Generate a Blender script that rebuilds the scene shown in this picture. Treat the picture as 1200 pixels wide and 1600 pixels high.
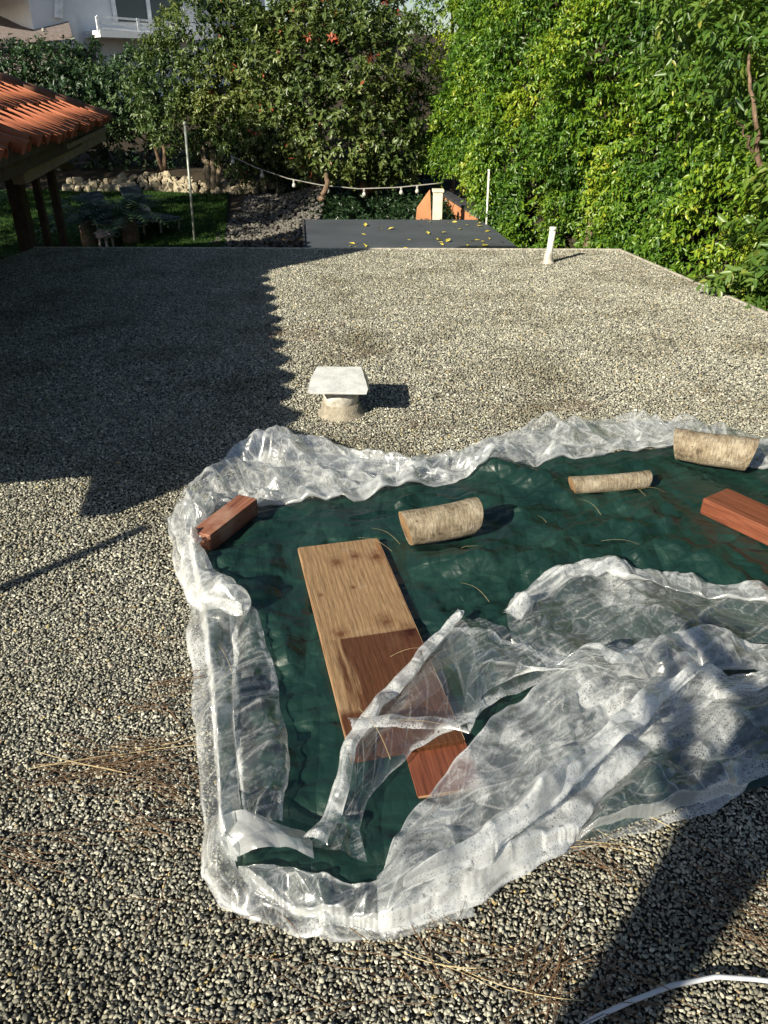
import bpy, math, random
import numpy as np
from mathutils import Vector, Matrix

for o in list(bpy.data.objects): bpy.data.objects.remove(o)
scene = bpy.context.scene
COL = scene.collection
rng = np.random.default_rng(7)
random.seed(7)

# ------------------------------------------------------------------ camera
CAM_H, FOC, PITCH = 1.65, 1200.0, math.radians(29.54)     # eye height above the roof, focal length in photo pixels
cam = bpy.data.cameras.new('camera')
cam.sensor_fit = 'VERTICAL'; cam.sensor_height = 24.0; cam.lens = 24.0 * FOC / 1600.0
cam.clip_start = 0.05; cam.clip_end = 2000
cam_o = bpy.data.objects.new('camera', cam); COL.objects.link(cam_o)
cam_o.location = (0, 0, CAM_H); cam_o.rotation_euler = (math.pi / 2 - PITCH, 0, 0)
scene.camera = cam_o

# ------------------------------------------------------------------ sky and sun
SUN_AZ, SUN_EL = math.radians(43), math.radians(28)        # light travels to the right and away from the camera
SX, SY, COT = math.sin(SUN_AZ), math.cos(SUN_AZ), 1 / math.tan(SUN_EL)
world = bpy.data.worlds.new('World'); scene.world = world; world.use_nodes = True
wn = world.node_tree
sky = wn.nodes.new('ShaderNodeTexSky'); sky.sky_type = 'NISHITA'; sky.sun_disc = False
sky.sun_elevation = SUN_EL; sky.sun_rotation = SUN_AZ + math.pi
sky.air_density = 1.0; sky.dust_density = 0.6
wn.links.new(sky.outputs[0], wn.nodes['Background'].inputs[0])
wn.nodes['Background'].inputs[1].default_value = 0.05
sun = bpy.data.lights.new('sun', 'SUN'); sun.energy = 5.0; sun.angle = math.radians(0.55); sun.color = (1.0, 0.92, 0.74)
sun_o = bpy.data.objects.new('sun', sun); COL.objects.link(sun_o)
sun_o.rotation_euler = Vector((-SX * math.cos(SUN_EL), -SY * math.cos(SUN_EL), math.sin(SUN_EL))).to_track_quat('Z', 'Y').to_euler()
sun_o.location = (-10, -10, 12)
vs = scene.view_settings
vs.view_transform = 'Standard'; vs.look = 'None'; vs.gamma = 1; vs.exposure = 0.95; vs.use_curve_mapping = False
cy = scene.cycles
cy.use_denoising = True; cy.denoiser = 'OPENIMAGEDENOISE'
cy.max_bounces = 8; cy.diffuse_bounces = 3; cy.glossy_bounces = 3; cy.transmission_bounces = 4; cy.transparent_max_bounces = 24
cy.sample_clamp_indirect = 6; cy.caustics_reflective = False; cy.caustics_refractive = False

# ------------------------------------------------------------------ photo pixel -> place
def ray(x, y):
    u = (x - 600) / FOC; v = (800 - y) / FOC
    return (u, math.cos(PITCH) + v * math.sin(PITCH), -math.sin(PITCH) + v * math.cos(PITCH))
def G(x, y, z=0.0):                                        # where the pixel's ray meets the level z
    r = ray(x, y); t = (z - CAM_H) / r[2]
    return np.array((r[0] * t, r[1] * t, z))
def D(x, y, d):                                            # the point on the ray at forward distance d
    r = ray(x, y); t = d / r[1]
    return np.array((r[0] * t, d, CAM_H + r[2] * t))

# ------------------------------------------------------------------ helpers
def tag(o, label=None, cat=None, group=None, kind=None):
    if label: o['label'] = label
    if cat: o['category'] = cat
    if group: o['group'] = group
    if kind: o['kind'] = kind
    return o
def empty(name, loc=(0, 0, 0), rz=0.0):
    o = bpy.data.objects.new(name, None); COL.objects.link(o)
    o.location = loc; o.rotation_euler = (0, 0, rz); o.empty_display_size = 0.1
    return o
def link(name, me, mat=None, parent=None, loc=None, rot=None):
    if mat is not None and len(me.materials) == 0: me.materials.append(mat)
    o = bpy.data.objects.new(name, me); COL.objects.link(o)
    if parent is not None: o.parent = parent
    if loc is not None: o.location = loc
    if rot is not None: o.rotation_euler = rot
    return o
def mk(verts, faces, smooth=False):
    me = bpy.data.meshes.new('mesh')
    me.from_pydata([tuple(map(float, v)) for v in verts], [], [tuple(f) for f in faces])
    if smooth: me.polygons.foreach_set('use_smooth', [True] * len(me.polygons))
    me.update(); return me
def mk_np(V, F, smooth=False, attrs=None):                 # V (n,3), F (m,k) all faces with k corners
    V = np.asarray(V, np.float32); F = np.asarray(F, np.int32); m, k = F.shape
    me = bpy.data.meshes.new('mesh')
    me.vertices.add(len(V)); me.vertices.foreach_set('co', V.ravel())
    me.loops.add(m * k); me.loops.foreach_set('vertex_index', F.ravel())
    me.polygons.add(m); me.polygons.foreach_set('loop_start', np.arange(0, m * k, k, dtype=np.int32))
    if smooth: me.polygons.foreach_set('use_smooth', np.ones(m, bool))
    for n, a in (attrs or {}).items():
        at = me.attributes.new(n, 'FLOAT', 'POINT'); at.data.foreach_set('value', np.asarray(a, np.float32))
    me.update(calc_edges=True); return me
class MB:                                                  # collects boxes and tubes for ONE part
    def __init__(s): s.v = []; s.f = []
    def add(s, v, f):
        b = len(s.v); s.v += [tuple(map(float, p)) for p in v]; s.f += [tuple(i + b for i in q) for q in f]; return s
    def box(s, c, size, rz=0.0):
        hx, hy, hz = [k / 2 for k in size]; ca, sa = math.cos(rz), math.sin(rz)
        v = [(c[0] + x * ca - y * sa, c[1] + x * sa + y * ca, c[2] + z) for z in (-hz, hz) for x, y in ((-hx, -hy), (hx, -hy), (hx, hy), (-hx, hy))]
        return s.add(v, [(3, 2, 1, 0), (4, 5, 6, 7), (0, 1, 5, 4), (1, 2, 6, 5), (2, 3, 7, 6), (3, 0, 4, 7)])
    def prism(s, poly, z0, z1):
        n = len(poly)
        v = [(p[0], p[1], z0) for p in poly] + [(p[0], p[1], z1) for p in poly]
        return s.add(v, [tuple(range(n - 1, -1, -1)), tuple(range(n, 2 * n))] + [(i, (i + 1) % n, n + (i + 1) % n, n + i) for i in range(n)])
    def beam(s, a, b, w, h):                               # box from a to b
        a = np.array(a, float); b = np.array(b, float); d = b - a; d /= np.linalg.norm(d)
        up = np.array((0, 0, 1.0)) if abs(d[2]) < .95 else np.array((0, 1.0, 0))
        sd = np.cross(d, up); sd /= np.linalg.norm(sd); up = np.cross(sd, d)
        v = [q + sd * i * w / 2 + up * j * h / 2 for q in (a, b) for i, j in ((-1, -1), (1, -1), (1, 1), (-1, 1))]
        return s.add(v, [(0, 1, 2, 3), (7, 6, 5, 4), (0, 4, 5, 1), (1, 5, 6, 2), (2, 6, 7, 3), (3, 7, 4, 0)])
    def tube(s, pts, r, n=8, cap=True):
        pts = [np.array(p, float) for p in pts]; m = len(pts)
        r = r if hasattr(r, '__len__') else [r] * m
        v = []; f = []; ref = np.array((0.31, 0.17, 0.9)); 
        for i, p in enumerate(pts):
            d = pts[min(i + 1, m - 1)] - pts[max(i - 1, 0)]; d = d / (np.linalg.norm(d) + 1e-9)
            if abs(d @ ref) > .96 * np.linalg.norm(ref): ref = np.array((1.0, 0.2, 0.1))
            a = np.cross(d, ref); a /= np.linalg.norm(a); b = np.cross(d, a)
            v += [p + r[i] * (a * math.cos(2 * math.pi * k / n) + b * math.sin(2 * math.pi * k / n)) for k in range(n)]
        for i in range(m - 1):
            f += [(i * n + k, i * n + (k + 1) % n, (i + 1) * n + (k + 1) % n, (i + 1) * n + k) for k in range(n)]
        if cap: f += [tuple(range(n))[::-1], tuple(range((m - 1) * n, m * n))]
        return s.add(v, f)
    def lathe(s, prof, n=24, c=(0, 0, 0)):                 # prof [(r, z)]
        v = [(c[0] + r * math.cos(2 * math.pi * k / n), c[1] + r * math.sin(2 * math.pi * k / n), c[2] + z) for r, z in prof for k in range(n)]
        f = [(i * n + k, i * n + (k + 1) % n, (i + 1) * n + (k + 1) % n, (i + 1) * n + k) for i in range(len(prof) - 1) for k in range(n)]
        f += [tuple(range(n))[::-1], tuple(range((len(prof) - 1) * n, len(prof) * n))]
        return s.add(v, f)
    def build(s, name, mat, parent=None, smooth=False, bevel=0.0, loc=None, rot=None):
        o = link(name, mk(s.v, s.f, smooth), mat, parent, loc, rot)
        if bevel:
            b = o.modifiers.new('bevel', 'BEVEL'); b.width = bevel; b.segments = 2; b.limit_method = 'ANGLE'
        return o
class Noise:                                               # smooth 3-D noise out of random waves, about -1..1
    def __init__(s, seed, n=14):
        r = np.random.default_rng(seed); k = r.normal(size=(n, 3)); k /= np.linalg.norm(k, axis=1)[:, None]
        s.k = k * r.uniform(.55, 1.6, (n, 1)) * 2 * math.pi; s.p = r.uniform(0, 6.28, n); s.n = n
    def __call__(s, P, scale=1.0):
        P = np.asarray(P, float); out = np.zeros(P.shape[:-1])
        for i in range(s.n): out += np.sin(P @ (s.k[i] * scale) + s.p[i])
        return out / math.sqrt(s.n) * .8
def nrm(a): return a / (np.linalg.norm(a, axis=-1, keepdims=True) + 1e-9)
def in_poly(x, y, poly):
    x = np.asarray(x); y = np.asarray(y); c = np.zeros(x.shape, bool); n = len(poly)
    for i in range(n):
        x0, y0 = poly[i][0], poly[i][1]; x1, y1 = poly[(i + 1) % n][0], poly[(i + 1) % n][1]
        c ^= ((y0 > y) != (y1 > y)) & (x < (x1 - x0) * (y - y0) / (y1 - y0 + 1e-12) + x0)
    return c

# ------------------------------------------------------------------ materials
class Mat:
    def __init__(s, name, base=(.5, .5, .5), rough=.7, spec=.4, metal=0.0):
        s.m = bpy.data.materials.new(name); s.m.use_nodes = True; s.t = s.m.node_tree
        s.b = s.t.nodes['Principled BSDF']
        s.set('Base Color', (*base, 1)); s.set('Roughness', rough); s.set('Specular IOR Level', spec); s.set('Metallic', metal)
    def set(s, k, v): s.b.inputs[k].default_value = v
    def n(s, typ, **kw):
        x = s.t.nodes.new('ShaderNode' + typ)
        for k, v in kw.items(): setattr(x, k, v)
        return x
    def l(s, a, b): s.t.links.new(a, b)
    def coord(s, scale=(1, 1, 1), obj=True, rot=(0, 0, 0)):
        tc = s.n('TexCoord'); mp = s.n('Mapping'); mp.inputs['Scale'].default_value = scale; mp.inputs['Rotation'].default_value = rot
        if obj: s.l(tc.outputs['Object'], mp.inputs[0])
        else:
            g = s.n('NewGeometry'); s.l(g.outputs['Position'], mp.inputs[0])
        return mp.outputs[0]
    def noise(s, co, scale, detail=4, rough=.55, dist=0.0):
        x = s.n('TexNoise'); s.l(co, x.inputs['Vector']); x.inputs['Scale'].default_value = scale
        x.inputs['Detail'].default_value = detail; x.inputs['Roughness'].default_value = rough; x.inputs['Distortion'].default_value = dist
        return x.outputs['Fac']
    def ramp(s, fac, stops, interp='LINEAR'):
        x = s.n('ValToRGB'); x.color_ramp.interpolation = interp; e = x.color_ramp.elements
        while len(e) < len(stops): e.new(.5)
        for i, (p, c) in enumerate(stops):
            e[i].position = p; e[i].color = (*c, 1) if hasattr(c, '__len__') else (c, c, c, 1)
        s.l(fac, x.inputs[0]); return x.outputs[0]
    def mix(s, fac, a, b, mode='MIX'):
        x = s.n('MixRGB', blend_type=mode)
        for sock, v in ((x.inputs[0], fac), (x.inputs[1], a), (x.inputs[2], b)):
            if hasattr(v, 'is_output'): s.l(v, sock)
            elif hasattr(v, '__len__'): sock.default_value = (*v, 1)
            else: sock.default_value = v
        return x.outputs[0]
    def math(s, op, a, b=0.0, clamp=False):
        x = s.n('Math', operation=op, use_clamp=clamp)
        for sock, v in ((x.inputs[0], a), (x.inputs[1], b)):
            if hasattr(v, 'is_output'): s.l(v, sock)
            else: sock.default_value = v
        return x.outputs[0]
    def attr(s, name):
        x = s.n('Attribute', attribute_name=name); return x.outputs['Fac']
    def bump(s, h, strength=.4, dist=.01, prev=None):
        x = s.n('Bump'); x.inputs['Strength'].default_value = strength; x.inputs['Distance'].default_value = dist
        s.l(h, x.inputs['Height'])
        if prev is not None: s.l(prev, x.inputs['Normal'])
        s.l(x.outputs[0], s.b.inputs['Normal']); return x.outputs[0]
    def color(s, out): s.l(out, s.b.inputs['Base Color'])
    def rough(s, out): s.l(out, s.b.inputs['Roughness'])

M = {}
def plain(name, base, rough=.7, spec=.4, metal=0.0, var=.25, scale=8.0, bump=0.0, bscale=60.0, obj=True):
    m = Mat(name, base, rough, spec, metal); co = m.coord(obj=obj)
    f = m.noise(co, scale, 5, .6)
    m.color(m.ramp(f, [(.3, tuple(c * (1 - var) for c in base)), (.7, tuple(min(1, c * (1 + var)) for c in base))]))
    if bump: m.bump(m.noise(co, bscale, 4), bump, .01)
    M[name] = m.m; return m
# gravel stones: every stone its own tone
m = Mat('gravel_stone', rough=.75, spec=.3)
oi = m.n('ObjectInfo')
c1 = m.ramp(oi.outputs['Random'], [(0, (.11, .112, .098)), (.08, (.19, .188, .162)), (.27, (.27, .265, .222)), (.47, (.34, .333, .275)), (.67, (.42, .405, .33)), (.86, (.51, .485, .395)), (.945, (.42, .34, .17)), (.96, (.33, .25, .18)), (.968, (.68, .66, .57))], 'CONSTANT')
f = m.noise(m.coord(), 1.1, 3)
st = m.noise(oi.outputs['Location'], 1.6, 5, .65)
c1 = m.mix(1.0, c1, m.ramp(st, [(.34, (.62, .60, .55)), (.52, (1.0, 1.0, 1.0))]), 'MULTIPLY')
m.color(m.mix(1.0, c1, m.ramp(f, [(.3, .72), (.7, 1.15)]), 'MULTIPLY'))
M['stone'] = m.m
m = Mat('roof_bitumen', (.03, .028, .025), .85, .25)
co = m.coord(obj=False); vo = m.n('TexVoronoi'); m.l(co, vo.inputs['Vector']); vo.inputs['Scale'].default_value = 95
g1 = m.ramp(m.math('MULTIPLY', vo.outputs['Color'], 1.0), [(0, (.02, .02, .018)), (.5, (.06, .058, .05)), (.9, (.16, .15, .125))])
m.color(m.mix(m.ramp(m.noise(co, 1.7), [(.4, .35), (.6, .9)]), (.022, .020, .018), g1))
m.bump(m.math('SUBTRACT', 1.0, vo.outputs['Distance']), .8, .01); M['deck'] = m.m
plain('white_metal', (.62, .62, .58), .45, .5, .0, .12, 6)
plain('dirty_white', (.55, .56, .55), .6, .4, 0, .22, 14, .25, 90)
plain('galvanised', (.42, .39, .34), .55, .5, .15, .45, 22, .3, 60)
plain('mortar', (.27, .24, .19), .9, .2, 0, .3, 30, .5, 120)
plain('pvc', (.66, .65, .60), .4, .5, 0, .1, 20)
plain('dark_wood', (.055, .038, .027), .8, .25, 0, .35, 9, .3, 40)
plain('beam_wood', (.20, .15, .105), .75, .3, 0, .3, 9, .3, 40)
plain('stucco_white', (.80, .80, .81), .9, .2, 0, .06, 3, .2, 80)
plain('stucco_orange', (.48, .22, .11), .9, .2, 0, .15, 3, .2, 80)
plain('wall_cap', (.045, .045, .05), .7, .4, 0, .25, 6)
plain('pillar_white', (.66, .60, .48), .85, .2, 0, .15, 9, .3, 60)
plain('shed_roof', (.062, .072, .086), .7, .45, 0, .22, 1.6, .15, 300)
plain('shed_wall', (.09, .085, .08), .85, .2)
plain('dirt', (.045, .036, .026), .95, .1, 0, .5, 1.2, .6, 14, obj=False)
m = plain('lawn', (.022, .055, .008), .85, .2, 0, .5, 3.0, .9, 120, obj=False)
plain('rock', (.33, .285, .205), .9, .2, 0, .4, 5, .5, 18)
plain('scree', (.12, .112, .10), .9, .2, 0, .6, 14, .8, 30)
plain('shingle', (.15, .125, .12), .9, .2, 0, .35, 12, .3, 40)
plain('glass', (.03, .045, .06), .05, .7, 0, .1, 1)
plain('rail_white', (.75, .78, .82), .4, .5)
plain('cable', (.48, .50, .54), .45, .5, 0, .1, 12)
plain('wire', (.25, .24, .22), .6)
plain('bulb', (.45, .45, .42), .15, .6, 0, .05)
plain('pole_metal', (.24, .26, .24), .5, .5, .3, .15, 9)
plain('sling', (.055, .07, .08), .7, .3)
plain('lilac_cushion', (.36, .31, .34), .85, .2)
plain('needle', (.135, .080, .042), .7, .3, 0, .5, 40, obj=False)
plain('litter', (.05, .034, .022), .9, .15, 0, .7, 6, obj=False)
plain('straw', (.50, .40, .22), .65, .3, 0, .3, 40, obj=False)
plain('fallen_leaf', (.48, .40, .07), .6, .3, 0, .3, 30)
plain('brown_leaf', (.22, .075, .03), .7, .3, 0, .3, 60)
plain('clothes', (.05, .06, .09), .85, .2)
plain('trouser', (.10, .10, .12), .85, .2)
plain('skin', (.5, .32, .24), .6)
plain('phone', (.02, .02, .02), .3)
# bark / trunk
m = Mat('bark', rough=.9, spec=.15); co = m.coord((14, 14, 2.2)); f = m.noise(co, 2.2, 6, .65, .4)
m.color(m.ramp(f, [(.3, (.07, .045, .03)), (.55, (.19, .13, .09)), (.75, (.33, .25, .18))])); m.bump(f, .8, .03); M['bark'] = m.m
m = Mat('pale_trunk', rough=.9, spec=.15); co = m.coord((14, 14, 2.2)); f = m.noise(co, 2.2, 6, .65, .4)
m.color(m.ramp(f, [(.3, (.20, .15, .10)), (.55, (.36, .29, .21)), (.75, (.48, .40, .31))])); m.bump(f, .8, .03); M['pale_trunk'] = m.m
m = Mat('red_bark', rough=.9, spec=.15); co = m.coord((10, 10, 2.0)); f = m.noise(co, 2.2, 6, .65, .4)
m.color(m.ramp(f, [(.3, (.13, .05, .025)), (.55, (.34, .16, .09)), (.75, (.46, .29, .19))])); m.bump(f, .9, .05); M['red_bark'] = m.m
# terracotta
m = Mat('terracotta', rough=.72, spec=.3); oi = m.n('ObjectInfo'); co = m.coord((3, 3, 3))
c1 = m.ramp(oi.outputs['Random'], [(0, (.26, .075, .036)), (.35, (.33, .10, .048)), (.7, (.38, .125, .062)), (1, (.29, .082, .04))])
f = m.noise(co, 4, 6, .65); c2 = m.mix(m.ramp(f, [(.46, 0.0), (.72, .6)]), c1, (.16, .085, .06)); m.color(c2); m.bump(f, .25, .01); M['terracotta'] = m.m
m = plain('ridge_tile', (.19, .085, .055), .8, .25, 0, .4, 8, .3, 40)
# foliage
def foliage(name, stops, trans=.28, rough=.38, spec=.5):
    m = Mat(name, rough=rough, spec=spec)
    a = m.attr('tint'); c = m.ramp(a, stops); m.color(c)
    tr = m.n('BsdfTranslucent'); mx = m.n('MixShader'); mx.inputs[0].default_value = trans
    gm = m.mix(1.0, c, (1.25, 1.3, .55), 'MULTIPLY')
    m.l(gm, tr.inputs['Color']); m.l(m.b.outputs[0], mx.inputs[1]); m.l(tr.outputs[0], mx.inputs[2])
    m.l(mx.outputs[0], m.t.nodes['Material Output'].inputs['Surface']); M[name] = m.m
foliage('leaf_hedge', [(0, (.028, .075, .011)), (.35, (.070, .155, .016)), (.65, (.135, .235, .020)), (.9, (.24, .32, .025)), (1, (.34, .36, .035))])
foliage('leaf_shrub', [(0, (.035, .085, .018)), (.4, (.07, .14, .024)), (.8, (.13, .20, .035)), (1, (.24, .25, .05))])
foliage('leaf_photinia', [(0, (.030, .055, .014)), (.4, (.075, .115, .028)), (.8, (.14, .175, .048)), (.965, (.21, .23, .065)), (.975, (.24, .055, .03)), (1, (.30, .08, .04))], .18, .4)
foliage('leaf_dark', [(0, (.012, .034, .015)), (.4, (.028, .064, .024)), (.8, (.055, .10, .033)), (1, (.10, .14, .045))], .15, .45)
foliage('leaf_olive', [(0, (.026, .055, .016)), (.4, (.06, .10, .024)), (.8, (.12, .16, .04)), (1, (.19, .21, .06))], .2, .4)
foliage('leaf_pale', [(0, (.13, .17, .03)), (1, (.33, .34, .08))], .3, .5)
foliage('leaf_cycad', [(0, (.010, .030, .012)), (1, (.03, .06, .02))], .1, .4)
plain('dark_core', (.040, .034, .022), .95, .1, 0, .4, 4, .8, 20)  # for the solid core that keeps leafy interiors dark
# tarp
m = Mat('green_tarp', (.008, .05, .037), .32, .55)
co = m.coord(obj=False)
f = m.noise(co, 5, 5, .6, .6); f2 = m.noise(co, 38, 3, .6)
m.color(m.ramp(f, [(.3, (.0035, .017, .0135)), (.55, (.0055, .026, .020)), (.75, (.011, .040, .030))]))
wv = m.n('TexWave', wave_type='BANDS', bands_direction='X'); m.l(co, wv.inputs['Vector']); wv.inputs['Scale'].default_value = 70; wv.inputs['Distortion'].default_value = 1.2
wv2 = m.n('TexWave', wave_type='BANDS', bands_direction='Y'); m.l(co, wv2.inputs['Vector']); wv2.inputs['Scale'].default_value = 70; wv2.inputs['Distortion'].default_value = 1.2
weave = m.math('MULTIPLY', wv.outputs['Fac'], wv2.outputs['Fac'])
m.rough(m.ramp(f, [(.35, .36), (.65, .50)]))
def facet(sc, stretch, rot):
    x = m.n('TexVoronoi', feature='DISTANCE_TO_EDGE'); m.l(m.coord(stretch, False, (0, 0, rot)), x.inputs['Vector']); x.inputs['Scale'].default_value = sc; return x.outputs['Distance']
b0 = m.bump(facet(6.5, (1, .38, 1), .5), .55, .05); b0 = m.bump(facet(11, (.5, 1.2, 1), -.3), .40, .03, b0); b0 = m.bump(facet(24, (1, .5, 1), 1.1), .30, .012, b0); b1 = m.bump(f2, .3, .005, b0); m.bump(weave, .08, .002, b1); m.set('Specular IOR Level', .5); M['tarp'] = m.m
# plastic film: clear where dry, whitish where condensation and creases gather
m = Mat('plastic_film', (.84, .86, .88), .28, .6)
co = m.coord(obj=False)
fr = m.attr('frost'); big = m.noise(co, 6.5, 4, .6, .8)
vo = m.n('TexVoronoi'); m.l(co, vo.inputs['Vector']); vo.inputs['Scale'].default_value = 165
vb = m.n('TexVoronoi'); m.l(co, vb.inputs['Vector']); vb.inputs['Scale'].default_value = 75
szn = m.math('MULTIPLY', m.math('SUBTRACT', m.noise(co, 24, 2), .5), .75)
drop = m.ramp(m.math('ADD', vo.outputs['Distance'], szn), [(.20, 0.0), (.36, 1.0)])
dropb = m.ramp(m.math('SUBTRACT', vb.outputs['Distance'], szn), [(.12, 0.0), (.22, 1.0)])
drops = m.math('MULTIPLY', drop, dropb)
mask = m.math('ADD', m.math('MULTIPLY', m.math('SUBTRACT', big, .5), 2.6), m.math('SUBTRACT', m.math('MULTIPLY', fr, 1.7), .55), True)
mask = m.ramp(mask, [(.35, 0.0), (.62, 1.0)])
cond = m.math('MULTIPLY', m.math('MULTIPLY', mask, drops), .40)
mt = m.attr('matte')
lw = m.n('LayerWeight'); lw.inputs['Blend'].default_value = .35
graz = m.math('MULTIPLY', m.math('POWER', lw.outputs['Facing'], 2.6), .42)
hz = m.math('ADD', m.math('MULTIPLY', fr, .12), m.math('ADD', m.math('MULTIPLY', m.attr('crease'), .36), .015))
fac = m.math('ADD', m.math('ADD', cond, graz), m.math('ADD', hz, m.math('MULTIPLY', mt, .45)), True)
fac = m.math('MINIMUM', fac, .93)
tp = m.n('BsdfTransparent'); tp.inputs[0].default_value = (.97, .98, .98, 1)
tl = m.n('BsdfTranslucent'); tl.inputs[0].default_value = (.88, .90, .92, 1)
gl = m.n('BsdfGlossy'); gl.inputs['Roughness'].default_value = .19; gl.inputs[0].default_value = (1, 1, 1, 1)
mx1 = m.n('MixShader'); mx1.inputs[0].default_value = .42; m.l(m.b.outputs[0], mx1.inputs[1]); m.l(tl.outputs[0], mx1.inputs[2])
mx2 = m.n('MixShader'); m.l(fac, mx2.inputs[0]); m.l(tp.outputs[0], mx2.inputs[1]); m.l(mx1.outputs[0], mx2.inputs[2])
lw2 = m.n('LayerWeight'); lw2.inputs['Blend'].default_value = .5
refl = m.math('ADD', m.math('MULTIPLY', m.math('POWER', lw2.outputs['Facing'], 4.0), .6), .085, True)
mx3 = m.n('MixShader'); m.l(refl, mx3.inputs[0]); m.l(mx2.outputs[0], mx3.inputs[1]); m.l(gl.outputs[0], mx3.inputs[2])
bp = m.bump(m.noise(co, 30, 3, .55, .8), .25, .008)
m.l(bp, gl.inputs['Normal']); m.l(bp, tl.inputs['Normal']); m.l(bp, lw2.inputs['Normal'])
m.l(mx3.outputs[0], m.t.nodes['Material Output'].inputs['Surface']); M['film'] = m.m
# plywood board: local x across, y along (0 = far end)
m = Mat('plywood', rough=.7, spec=.3)
co = m.coord((1, 1, 1)); g = m.noise(m.coord((46, 2.6, 20)), 2.4, 6, .65, .6); g2 = m.noise(m.coord((210, 7, 40)), 2.0, 4, .7, .3)
wg = m.n('TexWave', wave_type='BANDS', bands_direction='X'); m.l(m.coord((1, .22, 1)), wg.inputs['Vector']); wg.inputs['Scale'].default_value = 17; wg.inputs['Distortion'].default_value = 9; wg.inputs['Detail'].default_value = 3; wg.inputs['Detail Scale'].default_value = .8
dry = m.ramp(wg.outputs['Fac'], [(0.0, (.235, .145, .075)), (.4, (.27, .17, .09)), (1.0, (.30, .195, .107))])
dry = m.mix(.38, dry, m.ramp(g, [(.32, .55), (.62, 1.15)]), 'MULTIPLY'); dry = m.mix(.65, dry, m.ramp(g2, [(.38, .35), (.56, 1.08)]), 'MULTIPLY')
blot = m.noise(co, 6, 5, .65); dry = m.mix(m.ramp(blot, [(.58, 0.0), (.76, .40)]), dry, (.40, .33, .24))
dry = m.mix(m.ramp(m.noise(m.coord((3, 1.2, 1)), 3.1, 4, .6), [(.60, 0.0), (.76, .7)]), dry, (.22, .085, .03))
for kx, ky, kr in ((-.03, -.14, .034), (.045, -.11, .030), (.125, -.13, .04), (.07, -.53, .036), (-.09, -.555, .030), (.135, -.60, .045), (.0, -.31, .012), (-.12, -.33, .012)):
    vd = m.n('VectorMath', operation='DISTANCE'); cb = m.n('CombineXYZ'); cb.inputs[0].default_value = kx; cb.inputs[1].default_value = ky * .8; cb.inputs[2].default_value = .018
    m.l(m.coord((1, .8, 1)), vd.inputs[0]); m.l(cb.outputs[0], vd.inputs[1])
    dk = m.math('ADD', vd.outputs['Value'], m.math('MULTIPLY', m.math('SUBTRACT', m.noise(co, 40, 3), .5), kr * 1.3))
    dry = m.mix(m.ramp(dk, [(0.0, .97), (kr * .25, .85), (kr * .5, .45), (kr * 1.3, 0.0)]), dry, (.085, .030, .012))
sx = m.n('SeparateXYZ'); m.l(co, sx.inputs[0])
edge = m.math('ADD', sx.outputs['X'], m.math('MULTIPLY', m.noise(m.coord((30, 3, 1)), 1.5, 4), .18))
w1 = m.ramp(m.math('ADD', m.math('MULTIPLY', edge, 1.0), .5), [(.46, 0.0), (.50, 1.0)])
w2 = m.ramp(m.math('ADD', m.math('MULTIPLY', sx.outputs['Y'], -1.0), 0.0), [(.585, 0.0), (.59, 1.0)])
w3 = m.ramp(m.math('MULTIPLY', sx.outputs['Y'], -1.0), [(.90, 0.0), (.93, 1.0)])
wet = m.math('MAXIMUM', m.math('MULTIPLY', w1, w2), w3)
m.color(m.mix(wet, dry, m.mix(1.0, dry, (.34, .22, .19), 'MULTIPLY')))
m.rough(m.ramp(wet, [(0, .75), (1, .32)])); m.bump(g, .35, .004); M['plywood'] = m.m
m = Mat('board_edge', (.34, .19, .10), .8, .2); co = m.coord((2, 2, 60)); m.color(m.ramp(m.noise(co, 3, 3), [(.35, (.17, .08, .04)), (.65, (.48, .30, .17))])); M['board_edge'] = m.m
# timber
m = Mat('red_timber', rough=.6, spec=.35); co = m.coord((40, 40, 40)); g = m.noise(m.coord((50, 2.5, 50)), 1.8, 6, .65, .5)
m.color(m.mix(m.ramp(m.noise(m.coord(), 9, 4), [(.5, 0.0), (.7, .5)]), m.ramp(g, [(.3, (.10, .036, .022)), (.5, (.23, .088, .052)), (.75, (.34, .16, .10))]), (.40, .27, .20)))
m.bump(g, .5, .004); M['timber'] = m.m
m = Mat('wet_timber', rough=.42, spec=.45); g = m.noise(m.coord((50, 2.5, 50)), 1.8, 6, .65, .5)
m.color(m.ramp(g, [(.3, (.075, .024, .013)), (.5, (.16, .050, .026)), (.75, (.24, .088, .048))])); m.bump(g, .5, .004); M['wet_timber'] = m.m
m = Mat('end_grain', rough=.8, spec=.2); wv = m.n('TexWave', wave_type='RINGS', rings_direction='Y'); m.l(m.coord(), wv.inputs['Vector'])
wv.inputs['Scale'].default_value = 26; wv.inputs['Distortion'].default_value = 2.0; wv.inputs['Detail'].default_value = 3
m.color(m.mix(m.ramp(m.noise(m.coord(), 16, 4), [(.4, 0.0), (.7, .7)]), m.ramp(wv.outputs['Fac'], [(0, (.19, .11, .055)), (1, (.35, .225, .12))]), (.09, .055, .03))); M['end_grain'] = m.m
m = Mat('pale_bark', rough=.85, spec=.2); co = m.coord(); f = m.noise(co, 16, 6, .65, .3); f2 = m.noise(m.coord((10, 60, 10)), 3, 4)
c = m.ramp(f, [(.30, (.075, .055, .038)), (.42, (.22, .175, .12)), (.55, (.31, .26, .19)), (.75, (.42, .37, .29))])
spt = m.n('TexVoronoi'); m.l(co, spt.inputs['Vector']); spt.inputs['Scale'].default_value = 22
c = m.mix(m.ramp(spt.outputs['Distance'], [(.05, .85), (.11, 0.0)]), c, (.08, .045, .025))
c = m.mix(.6, c, m.ramp(f2, [(.40, .35), (.55, 1.0)]), 'MULTIPLY'); f3 = m.noise(m.coord((60, 9, 60)), 2.0, 5, .7)
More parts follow.
